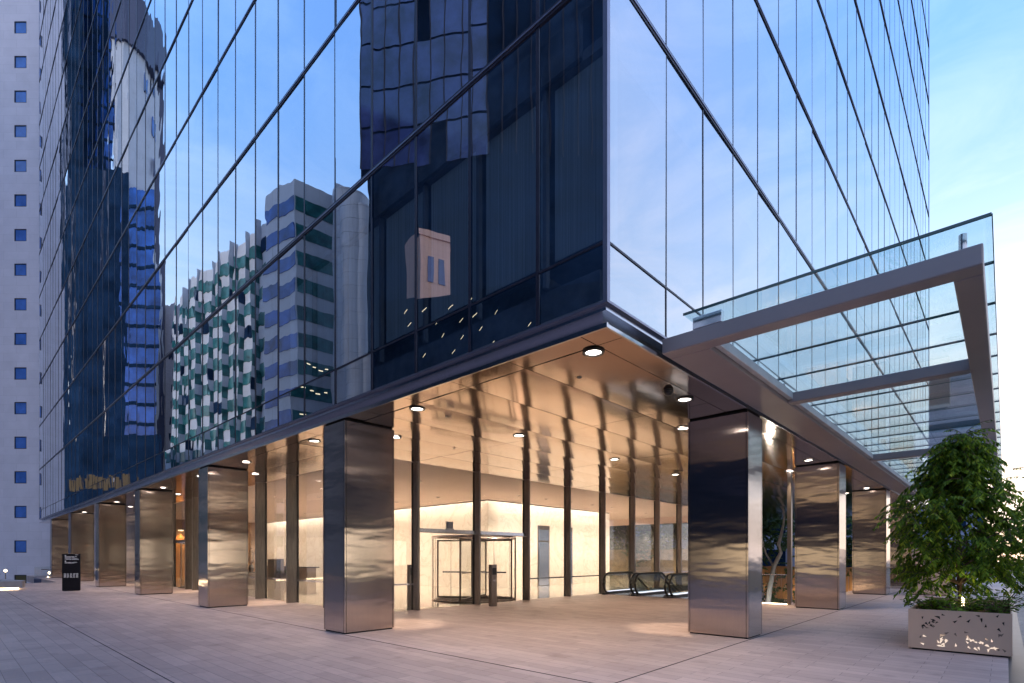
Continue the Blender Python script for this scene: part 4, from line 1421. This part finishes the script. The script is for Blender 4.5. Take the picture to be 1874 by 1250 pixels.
for z in (1.655, 1.395):
    pts = []
    c = s0 + sd_ * 0.12 + sn_ * 0.003
    for j in range(14):
        a_ = 2 * math.pi * j / 14
        q = c + sd_ * (0.028 * math.cos(a_)); pts.append((q.x, q.y, z + 0.028 * math.sin(a_)))
    k = len(tx.v); tx.v += pts; tx.f.append(tuple(range(k, k + 14))); tx.m.append(0)
words_line(1.685, 0.47, 0.58, 0.022)
words_line(1.595, 0.10, 0.54, 0.026); words_line(1.562, 0.10, 0.45, 0.024)
words_line(1.512, 0.10, 0.56, 0.030); words_line(1.46, 0.10, 0.61, 0.034)
words_line(1.325, 0.10, 0.54, 0.026); words_line(1.292, 0.10, 0.44, 0.024)
for c in range(5):
    u0 = 0.065 + c * 0.112
    for r in range(7):
        words_line(0.80 - r * 0.029, u0, u0 + 0.09 * rs_.uniform(0.7, 1), 0.021)
tx.build('lettering', M['ink'], sg)

be = thing('stone_bench', 'raised stone planter bench at the left edge with a warm light strip under it', 'bench', (-4.5, 31.5, 0))
mb = MB()
mb.prism([(-9.0, 34.6), (-9.0, 33.0), (-2.95, 31.45), (-2.75, 32.6), (-4.4, 36.5)], 0.10, 0.42)
mb.build('seat_block', M['stone'], be)
mb = MB()
mb.prism([(-8.8, 34.5), (-8.8, 33.15), (-3.1, 31.65), (-3.0, 32.5), (-4.5, 36.0)], 0.0, 0.10)
mb.build('plinth', M['strip_warm'], be)
mb = MB()
rnb = random.Random(4)
for k in range(60):
    u = rnb.random()
    b0 = Vector((-6.3 + 2.4 * u, 34.0 + rnb.uniform(-.6, .8), 0.42))
    spray(mb, None, b0, Vector((rnb.uniform(-1, 1), rnb.uniform(-1, 1), 1.2)), rnb.uniform(0.2, 0.5), 5, 0.12, 0.03, rnb, lambda p: 0)
bs = thing('bench_shrub', 'clipped dark shrub growing in the stone planter bench', 'shrub', (-6, 34, 0.42))
mb.build('foliage', M['leaf_a'], bs)
MB().tube([(-5.4, 34, 0.42), (-5.4, 34, 0.7)], 0.04, 6).build('stem', M['bark'], bs)


def bollard_light(x, y, z, h, label):
    t = thing('path_light', label, 'path light', (x, y, z), 'small globe lights by the steps')
    MB().cyl(x, y, z, z + h, 0.03, 10).build('stem', M['chrome'], t)
    mb = MB(); r = 0.085; n = 12
    for i in range(6):
        a0, a1 = math.pi * i / 6, math.pi * (i + 1) / 6
        mb.cyl(x, y, z + h + r - r * math.cos(a0), z + h + r - r * math.cos(a1), max(0.003, r * math.sin(a0)), n, 0, max(0.003, r * math.sin(a1)))
    mb.build('globe', M['lamp_warm'], t)


bx = along(10, 38)
bollard_light(bx[0], bx[1], 0.0, 0.52, 'small lit globe light behind the stone bench, leftmost')
for px, d, h, lab in ((90.5, 42.3, 0.98, 'upper lit globe light by the steps beside the glass guard'), (88, 41.5, 0.62, 'lower lit globe light left of the pair by the steps'), (98, 42.0, 0.62, 'lower lit globe light nearest the bronze wall by the steps')):
    q = along(px, d)
    bollard_light(q[0], q[1], -0.75, h, lab)
gu = thing('stair_guard', 'glass guard with steel handrail at the head of the steps left of the tower', 'guard rail', along(80, 41) + (0,))
p0, p1 = along(63, 40.5), along(98, 41.5)
dv = Vector((p1[0] - p0[0], p1[1] - p0[1], 0)).normalized(); nv = Vector((-dv.y, dv.x, 0)) * 0.01
mb = MB(); mb.prism([(p0[0], p0[1]), (p1[0], p1[1]), (p1[0] + nv.x, p1[1] + nv.y), (p0[0] + nv.x, p0[1] + nv.y)], -0.6, 0.85)
mb.build('guard_glass', M['clear'], gu)
MB().tube([(p0[0] + 0.4 * dv.x, p0[1] + 0.4 * dv.y, 0.62), (p1[0] - 0.25 * dv.x, p1[1] - 0.25 * dv.y, 0.62)], 0.03, 8).build('handrail', M['chrome'], gu)
mb = MB(); q0, q1 = along(62, 38.5), along(88, 38.5); r0, r1 = along(88, 41), along(62, 41)
mb.prism([q0, q1, r0, r1], -0.9, -0.02)
mb.build('stair_cheek', M['slate'], gu)

# pale concrete building at the left
wb = thing('concrete_tower', 'pale lilac concrete building with a column of small square blue windows', 'building', along(30, 50) + (0,))
DW = 50.0
ql = along(-27, DW)
fdir = Vector((FWD.x, FWD.y, 0))


def wpt(u, depth):          # u metres to the right of the wall's left edge, depth metres behind its face
    v = Vector((ql[0], ql[1], 0)) + RGT * u + FWD * depth
    return (v.x, v.y)


WLEN = (150 + 27) / FPX * DW
u_w0, u_w1 = (26 + 27) / FPX * DW, (48.5 + 27) / FPX * DW
zrow = []
for k in range(18):
    yb = 1000 - 63.35 * k + 11.5
    zrow.append(CZ + (1019 - yb) / FPX * DW)
mb = MB()
HW = 72.0
REC = 0.35
# wall strips left and right of the windows, and piers between them
mb.prism([wpt(0, 0), wpt(u_w0, 0), wpt(u_w0, 14), wpt(0, 14)], -4, HW)
mb.prism([wpt(u_w1, 0), wpt(WLEN, 0), wpt(WLEN, 14), wpt(u_w1, 14)], -4, HW)
prev = -4.0
edges = []
wz0 = CZ + (1019 - 1066) / FPX * DW
wz1 = CZ + (1019 - 1052) / FPX * DW
seq = [(wz0 - 0.4, wz1)] + [(z - 0.0, z + 22.5 / FPX * DW) for z in zrow]
for a_, b_ in seq:
    mb.prism([wpt(u_w0, 0.001), wpt(u_w1, 0.001), wpt(u_w1, 14), wpt(u_w0, 14)], prev, a_)
    prev = b_
mb.prism([wpt(u_w0, 0.001), wpt(u_w1, 0.001), wpt(u_w1, 14), wpt(u_w0, 14)], prev, HW)
wo = mb.build('wall', M['white_wall'], wb)
for k, (a_, b_) in enumerate(seq):
    f = MB()
    e = 0.07
    ua, ub = u_w0, u_w1
    for (x0_, x1_, za, zb_) in ((ua, ua + e, a_, b_), (ub - e, ub, a_, b_), (ua + e, ub - e, a_, a_ + e), (ua + e, ub - e, b_ - e, b_)):
        f.prism([wpt(x0_, 0.03), wpt(x1_, 0.03), wpt(x1_, 0.15), wpt(x0_, 0.15)], za, zb_)
    f.prism([wpt(ua, 0.152), wpt(ub, 0.152), wpt(ub, 0.2), wpt(ua, 0.2)], a_, b_)
    fo = f.build('window_frame', M['win_frame'], wb)
    gq = MB()
    p, q = wpt(ua + e, 0.07), wpt(ub - e, 0.07)
    gq.quad((*p, a_ + e), (*q, a_ + e), (*q, b_ - e), (*p, b_ - e))
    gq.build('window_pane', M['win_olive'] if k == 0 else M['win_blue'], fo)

# ================================================================== buildings across the plaza (mirrored in the glass)
def slab_building(name, label, pts, z0, z1, mat, cat='building', extra=None):
    t = thing(name, label, cat, (pts[0][0], pts[0][1], z0))
    MB().prism(pts, z0, z1).build('wall', mat, t)
    return t


def zpx(y, d):
    return CZ + (1019 - y) / FPX * d


def between(p, q, t):
    return (p[0] + (q[0] - p[0]) * t, p[1] + (q[1] - p[1]) * t)


def push(p, q, off):
    """unit normal of wall p-q pointing to the tower facade (x = 0)."""
    d = Vector((q[0] - p[0], q[1] - p[1], 0)).normalized()
    nrm = Vector((-d.y, d.x, 0))
    if nrm.x < 0: nrm = -nrm
    return (nrm.x * off, nrm.y * off)


# stepped white block with green glass bands
sb = thing('stepped_building', 'white stepped office building with green window bands mirrored in the left facade', 'office building', opp(537, 67) + (-4.6,))
main = [opp(485, 70), opp(537, 66.5), opp(613, 70), opp(612, 86), opp(500, 88)]
zt_m = zpx(325, 66.5)
MB().prism(main, -4.6, zt_m).build('main_block', M['white_clad'], sb)
for fi in range(13):
    z = zt_m - 2.1 - fi * 3.42 - 1.75
    if z < 0: break
    for (p, q, cut) in ((main[0], main[1], 0.05), (main[1], main[2], 0.03)):
        n_ = push(p, q, 0.06)
        a_, b_ = between(p, q, 0.02), between(p, q, 0.985)
        wmb = MB()
        wmb.prism([(a_[0] + n_[0], a_[1] + n_[1]), (b_[0] + n_[0], b_[1] + n_[1]), (b_[0] - n_[0], b_[1] - n_[1]), (a_[0] - n_[0], a_[1] - n_[1])], z, z + 1.75)
        if q == main[2] and fi in (6, 7, 8):
            for s in range(4):
                t0 = 0.25 + 0.16 * s + random.uniform(-.03, .03)
                c0_, c1_ = between(p, q, t0), between(p, q, t0 + 0.09)
                m_ = push(p, q, 0.09)
                wmb.prism([(c0_[0] + m_[0], c0_[1] + m_[1]), (c1_[0] + m_[0], c1_[1] + m_[1]), (c1_[0] - m_[0], c1_[1] - m_[1]), (c0_[0] - m_[0], c0_[1] - m_[1])], z + 1.3 - 0.25 * s % 0.6, z + 1.42 - 0.25 * s % 0.6, 1)
        wmb.build('window_band', [M['green_glass'] if q == main[2] else M['blue_glass'], M['lit_tube']], sb)
pxs = [487, 478, 468, 457, 446, 435, 424, 413, 402, 392, 382, 372, 362, 353, 344, 335, 327, 319]
tops = [405, 405, 420, 426, 440, 446, 458, 463, 474, 480, 490, 496, 505, 512, 520, 527, 536]
for i in range(len(pxs) - 1):
    d0 = 71 + i * 1.5
    tilt_ = 1.2 if i % 2 == 0 else -0.7
    p, q = opp(pxs[i + 1], d0 + tilt_), opp(pxs[i], d0)
    back = [opp(pxs[i], d0 + 12), opp(pxs[i + 1], d0 + 12)]
    zt_ = zpx(tops[i], d0)
    bay = MB(); bay.prism([p, q] + back, -4.6, zt_)
    bo = bay.build('bay', M['white_clad'], sb)
    wmb = MB()
    n_ = push(p, q, 0.08)
    for fi in range(14):
        z = zt_ - 2.0 - fi * 3.4 - (1.7 if i % 2 else 0.0) - 1.6
        if z < 0: break
        lo, hi = (0.0, 1.0) if i % 2 == 0 else (0.05, 0.95)
        a_, b_ = between(p, q, lo), between(p, q, hi)
        wmb.prism([(a_[0] + n_[0], a_[1] + n_[1]), (b_[0] + n_[0], b_[1] + n_[1]), (b_[0] - n_[0], b_[1] - n_[1]), (a_[0] - n_[0], a_[1] - n_[1])], z, z + 1.7, 1 if (fi * 7 + i * 3) % 11 == 0 else 0)
    wmb.build('window', [M['green_glass'], M['dark_glass']], bo)
rd = thing('round_stair_tower', 'white ribbed round stair tower beside the stepped building, mirrored in the glass', 'tower', opp(640, 69) + (-4.6,))
for px, r_, d, yt in ((628, 1.4, 70, 352), (648, 1.7, 69, 362), (663, 1.0, 68.5, 380)):
    c = opp(px, d)
    mb = MB()
    z = -4.6; zt_ = zpx(yt, d)
    while z < zt_:
        z2 = min(z + 1.7, zt_)
        mb.cyl(c[0], c[1], z, z2 - 0.06, r_, 28); mb.cyl(c[0], c[1], z2 - 0.06, z2, r_ - 0.04, 28)
        z = z2
    mb.build('shaft', M['white_clad'], rd, smooth=False)
st_ = slab_building('sunlit_tower', 'slim peach stone tower catching the last light, mirrored in the left facade', [opp(296, 112), opp(319, 110), opp(321, 118), opp(298, 121)], -4.6, zpx(552, 110), M['sun_stone'], 'tower')
for k in range(14):
    p, q = opp(296, 112), opp(319, 110); n_ = push(p, q, 0.05)
    a_, b_ = between(p, q, 0.68), between(p, q, 0.78)
    z = 2 + 3.4 * k
    MB().prism([(a_[0] + n_[0], a_[1] + n_[1]), (b_[0] + n_[0], b_[1] + n_[1]), (b_[0] - n_[0], b_[1] - n_[1]), (a_[0] - n_[0], a_[1] - n_[1])], z, z + 1.6).build('window', M['dark_glass'], st_)
lw = slab_building('low_white_block', 'low white office block in front of the peach tower, mirrored in the glass', [opp(316, 98), opp(345, 94), opp(345, 106), opp(318, 108)], -4.6, zpx(548, 94), M['white_clad'], 'office block')
for k in range(11):
    p, q = opp(316, 98), opp(345, 94); n_ = push(p, q, 0.06)
    z = zpx(548, 94) - 3.6 - 3.5 * k
    MB().prism([(p[0] + n_[0], p[1] + n_[1]), (q[0] + n_[0], q[1] + n_[1]), (q[0] - n_[0], q[1] - n_[1]), (p[0] - n_[0], p[1] - n_[1])], z, z + 1.3).build('window_band', M['green_glass'], lw)

# dark tower group at the far end
dp = thing('dark_podium', 'dark blue finned office block mirrored at the far end of the left facade', 'office block', opp(170, 100) + (-4.6,))
pd = [opp(111, 103), opp(150, 98.5), opp(236, 99), opp(236, 112), opp(111, 115)]
MB().prism(pd, -4.6, zpx(318, 100)).build('wall', M['dark_glass'], dp)
for s, (p, q, nfin) in enumerate(((pd[0], pd[1], 6), (pd[1], pd[2], 12))):
    c = between(p, q, 0.5); n_ = push(p, q, 0.12)
    MB().prism([(c[0] - 0.1, c[1] - 0.1), (c[0] + 0.1, c[1] - 0.1), (c[0] + 0.1 + n_[0], c[1] + 0.1 + n_[1]), (c[0] - 0.1 + n_[0], c[1] + 0.1 + n_[1])], 16, zpx(322, 100)).build('fin', M['fin_glass'], dp)
M['shop'] = emit('lit_shop_window', (1.0, 0.86, 0.66), 1.5)
M['lit_dim'] = emit('dim_lit_window', (1.0, 0.74, 0.50), 0.042)
an = thing('dark_annex', 'low dark annex with a row of tan lit windows mirrored low in the facade', 'building', opp(200, 84) + (-4.6,))
ap = [opp(108, 90), opp(150, 84), opp(291, 82), opp(291, 90), opp(108, 96)]
MB().prism(ap, -4.6, zpx(800, 84)).build('wall', M['dark_glass'], an)
for (p, q, nw) in ((ap[0], ap[1], 6), (ap[1], ap[2], 18)):
    n_ = push(p, q, 0.1)
    for k in range(nw):
        if nw == 18 and k > 11: continue
        if random.random() < 0.15: continue
        a_, b_ = between(p, q, (k + 0.1) / nw), between(p, q, (k + random.uniform(0.6, 0.9)) / nw)
        MB().prism([(a_[0] + n_[0], a_[1] + n_[1]), (b_[0] + n_[0], b_[1] + n_[1]), (b_[0] - n_[0], b_[1] - n_[1]), (a_[0] - n_[0], a_[1] - n_[1])], 12.3, 14.2 + random.uniform(-.3, .5)).build('lit_window', M['lit_dim'], an)
bt = thing('blue_tower', 'tall blue glass tower mirrored at the upper left of the facade', 'tower', opp(170, 108) + (-4.6,))
bp = [opp(148, 106), opp(204, 106), opp(204, 120), opp(148, 121)]
MB().prism(bp, -4.6, 128).build('wall', M['blue_glass'], bt)
for k in range(16):
    n_ = push(bp[0], bp[1], 0.12); z = 70 + 3.6 * k
    MB().prism([(bp[0][0] + n_[0], bp[0][1] + n_[1]), (bp[1][0] + n_[0], bp[1][1] + n_[1]), (bp[1][0] - n_[0], bp[1][1] - n_[1]), (bp[0][0] - n_[0], bp[0][1] - n_[1])], z, z + 0.5).build('floor_band', M['dark_glass'], bt)
for t_ in (0.3, 0.55, 0.8):
    c = between(bp[0], bp[1], t_); n_ = push(bp[0], bp[1], 0.3)
    MB().prism([(c[0] - 0.4, c[1] - 0.1), (c[0] + 0.4, c[1] - 0.1), (c[0] + 0.4 + n_[0], c[1] + n_[1]), (c[0] - 0.4 + n_[0], c[1] + n_[1])], 60, 128).build('pier', M['dark_glass'], bt)
dk = slab_building('dark_pylon', 'dark blue pylon beside the blue tower, mirrored in the facade', [opp(118, 104), opp(150, 103), opp(150, 118), opp(118, 120)], -4.6, 128, M['dark_glass'], 'tower')
MB().prism([opp(116, 104.5), opp(124, 103.5), opp(124, 106), opp(116, 107)], -4.6, 129).build('pier', M['slate'], dk)
wt = thing('capped_tower', 'pale round shouldered tower with a dark roof cap, mirrored at the upper left', 'tower', opp(250, 104) + (-4.6,))
front = [opp(206, 101), opp(230, 101.5), opp(255, 103.5), opp(275, 106.5), opp(287, 110)]
zc = zpx(72, 101)
MB().prism(front + [opp(288, 125), opp(206, 124)], -4.6, zc).build('wall', M['white_clad'], wt)
front2 = [opp(204, 100.5), opp(231, 101), opp(257, 103), opp(279, 106), opp(296, 110)]
MB().prism(front2 + [opp(297, 126), opp(204, 125)], zc, zpx(-22, 101)).build('roof_cap', M['slate'], wt)
for k in range(7):
    p, q = front[3], front[4]; n_ = push(p, q, 0.08); a_, b_ = between(p, q, -0.35), between(p, q, 0.35)
    z = zc - 6 - 8.2 * k
    MB().prism([(a_[0] + n_[0], a_[1] + n_[1]), (b_[0] + n_[0], b_[1] + n_[1]), (b_[0] - n_[0], b_[1] - n_[1]), (a_[0] - n_[0], a_[1] - n_[1])], z, z + 3.4).build('window', M['blue_glass'], wt)
MB().prism([opp(286, 111), opp(297, 112), opp(297, 120), opp(286, 121)], -4.6, zc).build('side_shaft', M['slate'], wt)
lb = thing('lower_blue_block', 'blue glazed lower block in front of the capped tower, mirrored in the glass', 'office block', opp(250, 97) + (-4.6,))
lp_ = [opp(234, 97), opp(283, 97), opp(283, 104), opp(234, 104)]
MB().prism(lp_, -4.6, zpx(345, 97)).build('wall', M['blue_glass'], lb)
for k in range(18):
    n_ = push(lp_[0], lp_[1], 0.12); z = 4 + 3.6 * k
    MB().prism([(lp_[0][0] + n_[0], lp_[0][1] + n_[1]), (lp_[1][0] + n_[0], lp_[1][1] + n_[1]), (lp_[1][0] - n_[0], lp_[1][1] - n_[1]), (lp_[0][0] - n_[0], lp_[0][1] - n_[1])], z, z + 0.6).build('floor_band', M['dark_glass'], lb)

# near dark tower that fills the corner bays
nt = thing('near_dark_tower', 'dark glass tower close opposite, mirrored in the bays next to the corner', 'tower', opp(800, 45) + (-4.6,))
npn = [opp(673, 46), opp(900, 44), opp(1130, 44), opp(1300, 60), opp(673, 62)]
MB().prism(npn, -4.6, 95).build('wall', M['dark_glass'], nt)
for (p, q, cnt) in ((npn[0], npn[1], 8), (npn[1], npn[2], 9)):
    n1, n2 = push(p, q, 0.05), push(p, q, 0.12)
    for fi in range(15):
        z = zpx(300, 45) + 3.6 * fi
        wmb = MB()
        for c in range(cnt):
            if p == npn[1] or random.random() < 0.12: continue
            a_, b_ = between(p, q, (c + 0.03) / cnt), between(p, q, (c + 0.97) / cnt)
            wmb.prism([(a_[0] + n1[0], a_[1] + n1[1]), (b_[0] + n1[0], b_[1] + n1[1]), (b_[0] - n1[0], b_[1] - n1[1]), (a_[0] - n1[0], a_[1] - n1[1])], z, z + 3.4)
        if wmb.v: wmb.build('window_row', M['grid_glass'], nt)
    for c in range(cnt + 1):
        a_ = between(p, q, c / cnt)
        MB().prism([(a_[0] - 0.06, a_[1] - 0.06), (a_[0] + 0.06, a_[1] - 0.06), (a_[0] + 0.06 + n2[0], a_[1] + n2[1]), (a_[0] - 0.06 + n2[0], a_[1] + n2[1])], zpx(300, 45), 95).build('mullion', M['mullion'], nt)
sa = thing('salmon_building', 'salmon brick building with small windows mirrored in the corner bays', 'building', opp(790, 36) + (-4.6,))
sp_ = [opp(748, 36.5), opp(766, 35), opp(820, 36), opp(820, 40), opp(748, 41)]
zts = zpx(412, 35)
MB().prism(sp_[:1] + [sp_[1], sp_[2], sp_[3], sp_[4]], -4.6, zts - 0.6).build('wall', M['salmon'], sa)
MB().prism([opp(764, 34.9), opp(821, 35.9), opp(821, 37), opp(764, 36.5)], zts - 0.6, zts - 0.2).build('parapet', M['salmon'], sa)
for fi in range(3):
    for c in range(2):
        p, q = sp_[1], sp_[2]; n_ = push(p, q, 0.05)
        a_, b_ = between(p, q, 0.25 + 0.36 * c), between(p, q, 0.46 + 0.36 * c)
        z = zts - 3.6 - 3.2 * fi
        MB().prism([(a_[0] + n_[0], a_[1] + n_[1]), (b_[0] + n_[0], b_[1] + n_[1]), (b_[0] - n_[0], b_[1] - n_[1]), (a_[0] - n_[0], a_[1] - n_[1])], z, z + 1.7).build('window', M['grid_glass'], sa)
po_ = thing('near_podium', 'dark podium with scattered ceiling lights mirrored low in the corner bays', 'building', opp(850, 31) + (-4.6,))
pq = [opp(690, 33), opp(1130, 29), opp(1130, 34), opp(690, 36)]
ztp = zpx(528, 31)
MB().prism(pq, -4.6, ztp).build('wall', M['dark_glass'], po_)
for row in range(4):
    for k in range(6):
        p, q = pq[0], pq[1]; n_ = push(p, q, 0.06)
        t0 = 0.12 + 0.1 * k + 0.035 * row + random.uniform(-.02, .02); dt = random.uniform(0.010, 0.02)
        if random.random() < 0.25: continue
        a_, b_ = between(p, q, t0), between(p, q, t0 + dt)
        z = ztp - 0.7 - 0.95 * row - random.uniform(0, 0.25); dz = 0.22
        mb = MB()
        mb.quad((a_[0] + n_[0], a_[1] + n_[1], z), (b_[0] + n_[0], b_[1] + n_[1], z + dz), (b_[0] + n_[0], b_[1] + n_[1], z + dz + 0.045), (a_[0] + n_[0], a_[1] + n_[1], z + 0.045))
        mb.build('ceiling_tube', M['lit_tube'], po_)

# rows that close the plaza on the street sides (seen mirrored in the steel columns)
def street_row(name, label, p, q, depth, h, mat, lit):
    t = thing(name, label, 'building', (*p, 0))
    n1 = push(p, q, 1.0)
    if (Vector((n1[0], n1[1], 0))).dot(Vector((3 - p[0], 5 - p[1], 0))) < 0: n1 = (-n1[0], -n1[1])
    bk = (-n1[0] * depth, -n1[1] * depth)
    MB().prism([p, q, (q[0] + bk[0], q[1] + bk[1]), (p[0] + bk[0], p[1] + bk[1])], -4.6, h).build('wall', mat, t)
    L = math.hypot(q[0] - p[0], q[1] - p[1]); n = int(L / 3.2)
    rr = random.Random(len(label))
    for k in range(n):
        a_, b_ = between(p, q, (k + 0.12) / n), between(p, q, (k + 0.88) / n)
        def slabq(off, z0, z1, nm, m_):
            MB().prism([(a_[0] + n1[0] * off, a_[1] + n1[1] * off), (b_[0] + n1[0] * off, b_[1] + n1[1] * off), (b_[0] - n1[0] * 0.1, b_[1] - n1[1] * 0.1), (a_[0] - n1[0] * 0.1, a_[1] - n1[1] * 0.1)], z0, z1).build(nm, m_, t)
        slabq(0.05, 0.5, 2.4 if h > 17.5 or name == 'west_block' else 3.6, 'shop_window', (M['lit_window'] if name == 'west_block' else M['shop']) if rr.random() < lit else M['dark_glass'])
        z = 4.6
        while z < h - 2.4:
            slabq(0.05, z, z + 1.9, 'window', M['lit_dim'] if rr.random() < 0.12 else M['dark_glass'])
            z += 3.4
        slabq(0.4, 3.75, 3.95, 'awning', M['stone_dark'])


street_row('west_block', 'dark stone block across the plaza behind the camera', (-27, 13.5), (-27, -28), 12, 17.0, M['slate'], 0.35)
street_row('south_block', 'grey stone block across the street to the south', (-24, -34), (52, -34), 12, 17.0, M['stone_dark'], 0.75)

# ================================================================== lobby furniture
de = thing('reception_desk', 'long bronze fronted reception desk in front of the marble wall', 'desk', (11, 33, 0))
B(10.9, 30.3, 0.0, 11.5, 37.0, 0.86).build('front', M['bronze'], de)
B(10.8, 30.2, 0.86, 11.7, 37.1, 0.92).build('counter_top', M['black'], de)
sc_ = thing('lobby_totem', 'dark upright display panel standing before the reception desk', 'display', (10.3, 33.6, 0))
B(10.2, 32.7, 0.0, 10.4, 34.9, 1.45).build('panel', M['bronze'], sc_)
B(10.19, 32.78, 0.1, 10.199, 34.82, 1.38).build('screen', M['black'], sc_)
tb = thing('side_table', 'bronze plinth table carrying the vase in the left of the lobby', 'table', (6.4, 27.9, 0))
B(6.1, 27.6, 0.0, 6.7, 28.2, 0.70).build('pedestal', M['bronze'], tb)
B(6.02, 27.52, 0.70, 6.78, 28.28, 0.74).build('table_top', M['black'], tb)
va = thing('flower_vase', 'dark vase of dried twigs and blossoms behind the left lobby glass', 'vase', (6.4, 27.9, 0.74))
mb = MB(); mb.cyl(6.4, 27.9, 0.74, 0.95, 0.10, 16, 0, 0.15); mb.cyl(6.4, 27.9, 0.95, 1.15, 0.15, 16, 0, 0.08); mb.build('vase', M['black'], va)
tw, fl_ = MB(), MB(); rv = random.Random(2)
for k in range(40):
    a = rv.uniform(0, 6.28); e = Vector((6.4 + math.cos(a) * rv.uniform(.1, .6), 27.9 + math.sin(a) * rv.uniform(.1, .6), rv.uniform(1.3, 1.95)))
    tw.tube([(6.4, 27.9, 1.12), tuple(Vector((6.4, 27.9, 1.4)).lerp(e, 0.4)), tuple(e)], [0.008, 0.006, 0.003], 4)
    for q in range(7):
        leaf(fl_, e + Vector((rv.gauss(0, .07), rv.gauss(0, .07), rv.gauss(0, .07))), Vector((rv.uniform(-1, 1), rv.uniform(-1, 1), rv.uniform(-1, 1))).normalized(), Vector((rv.uniform(-1, 1), rv.uniform(-1, 1), 0.1)).normalized(), 0.10, 0.035, 0)
tw.build('twigs', M['flower'], va)
fl_.build('blossoms', M['flower'], va)
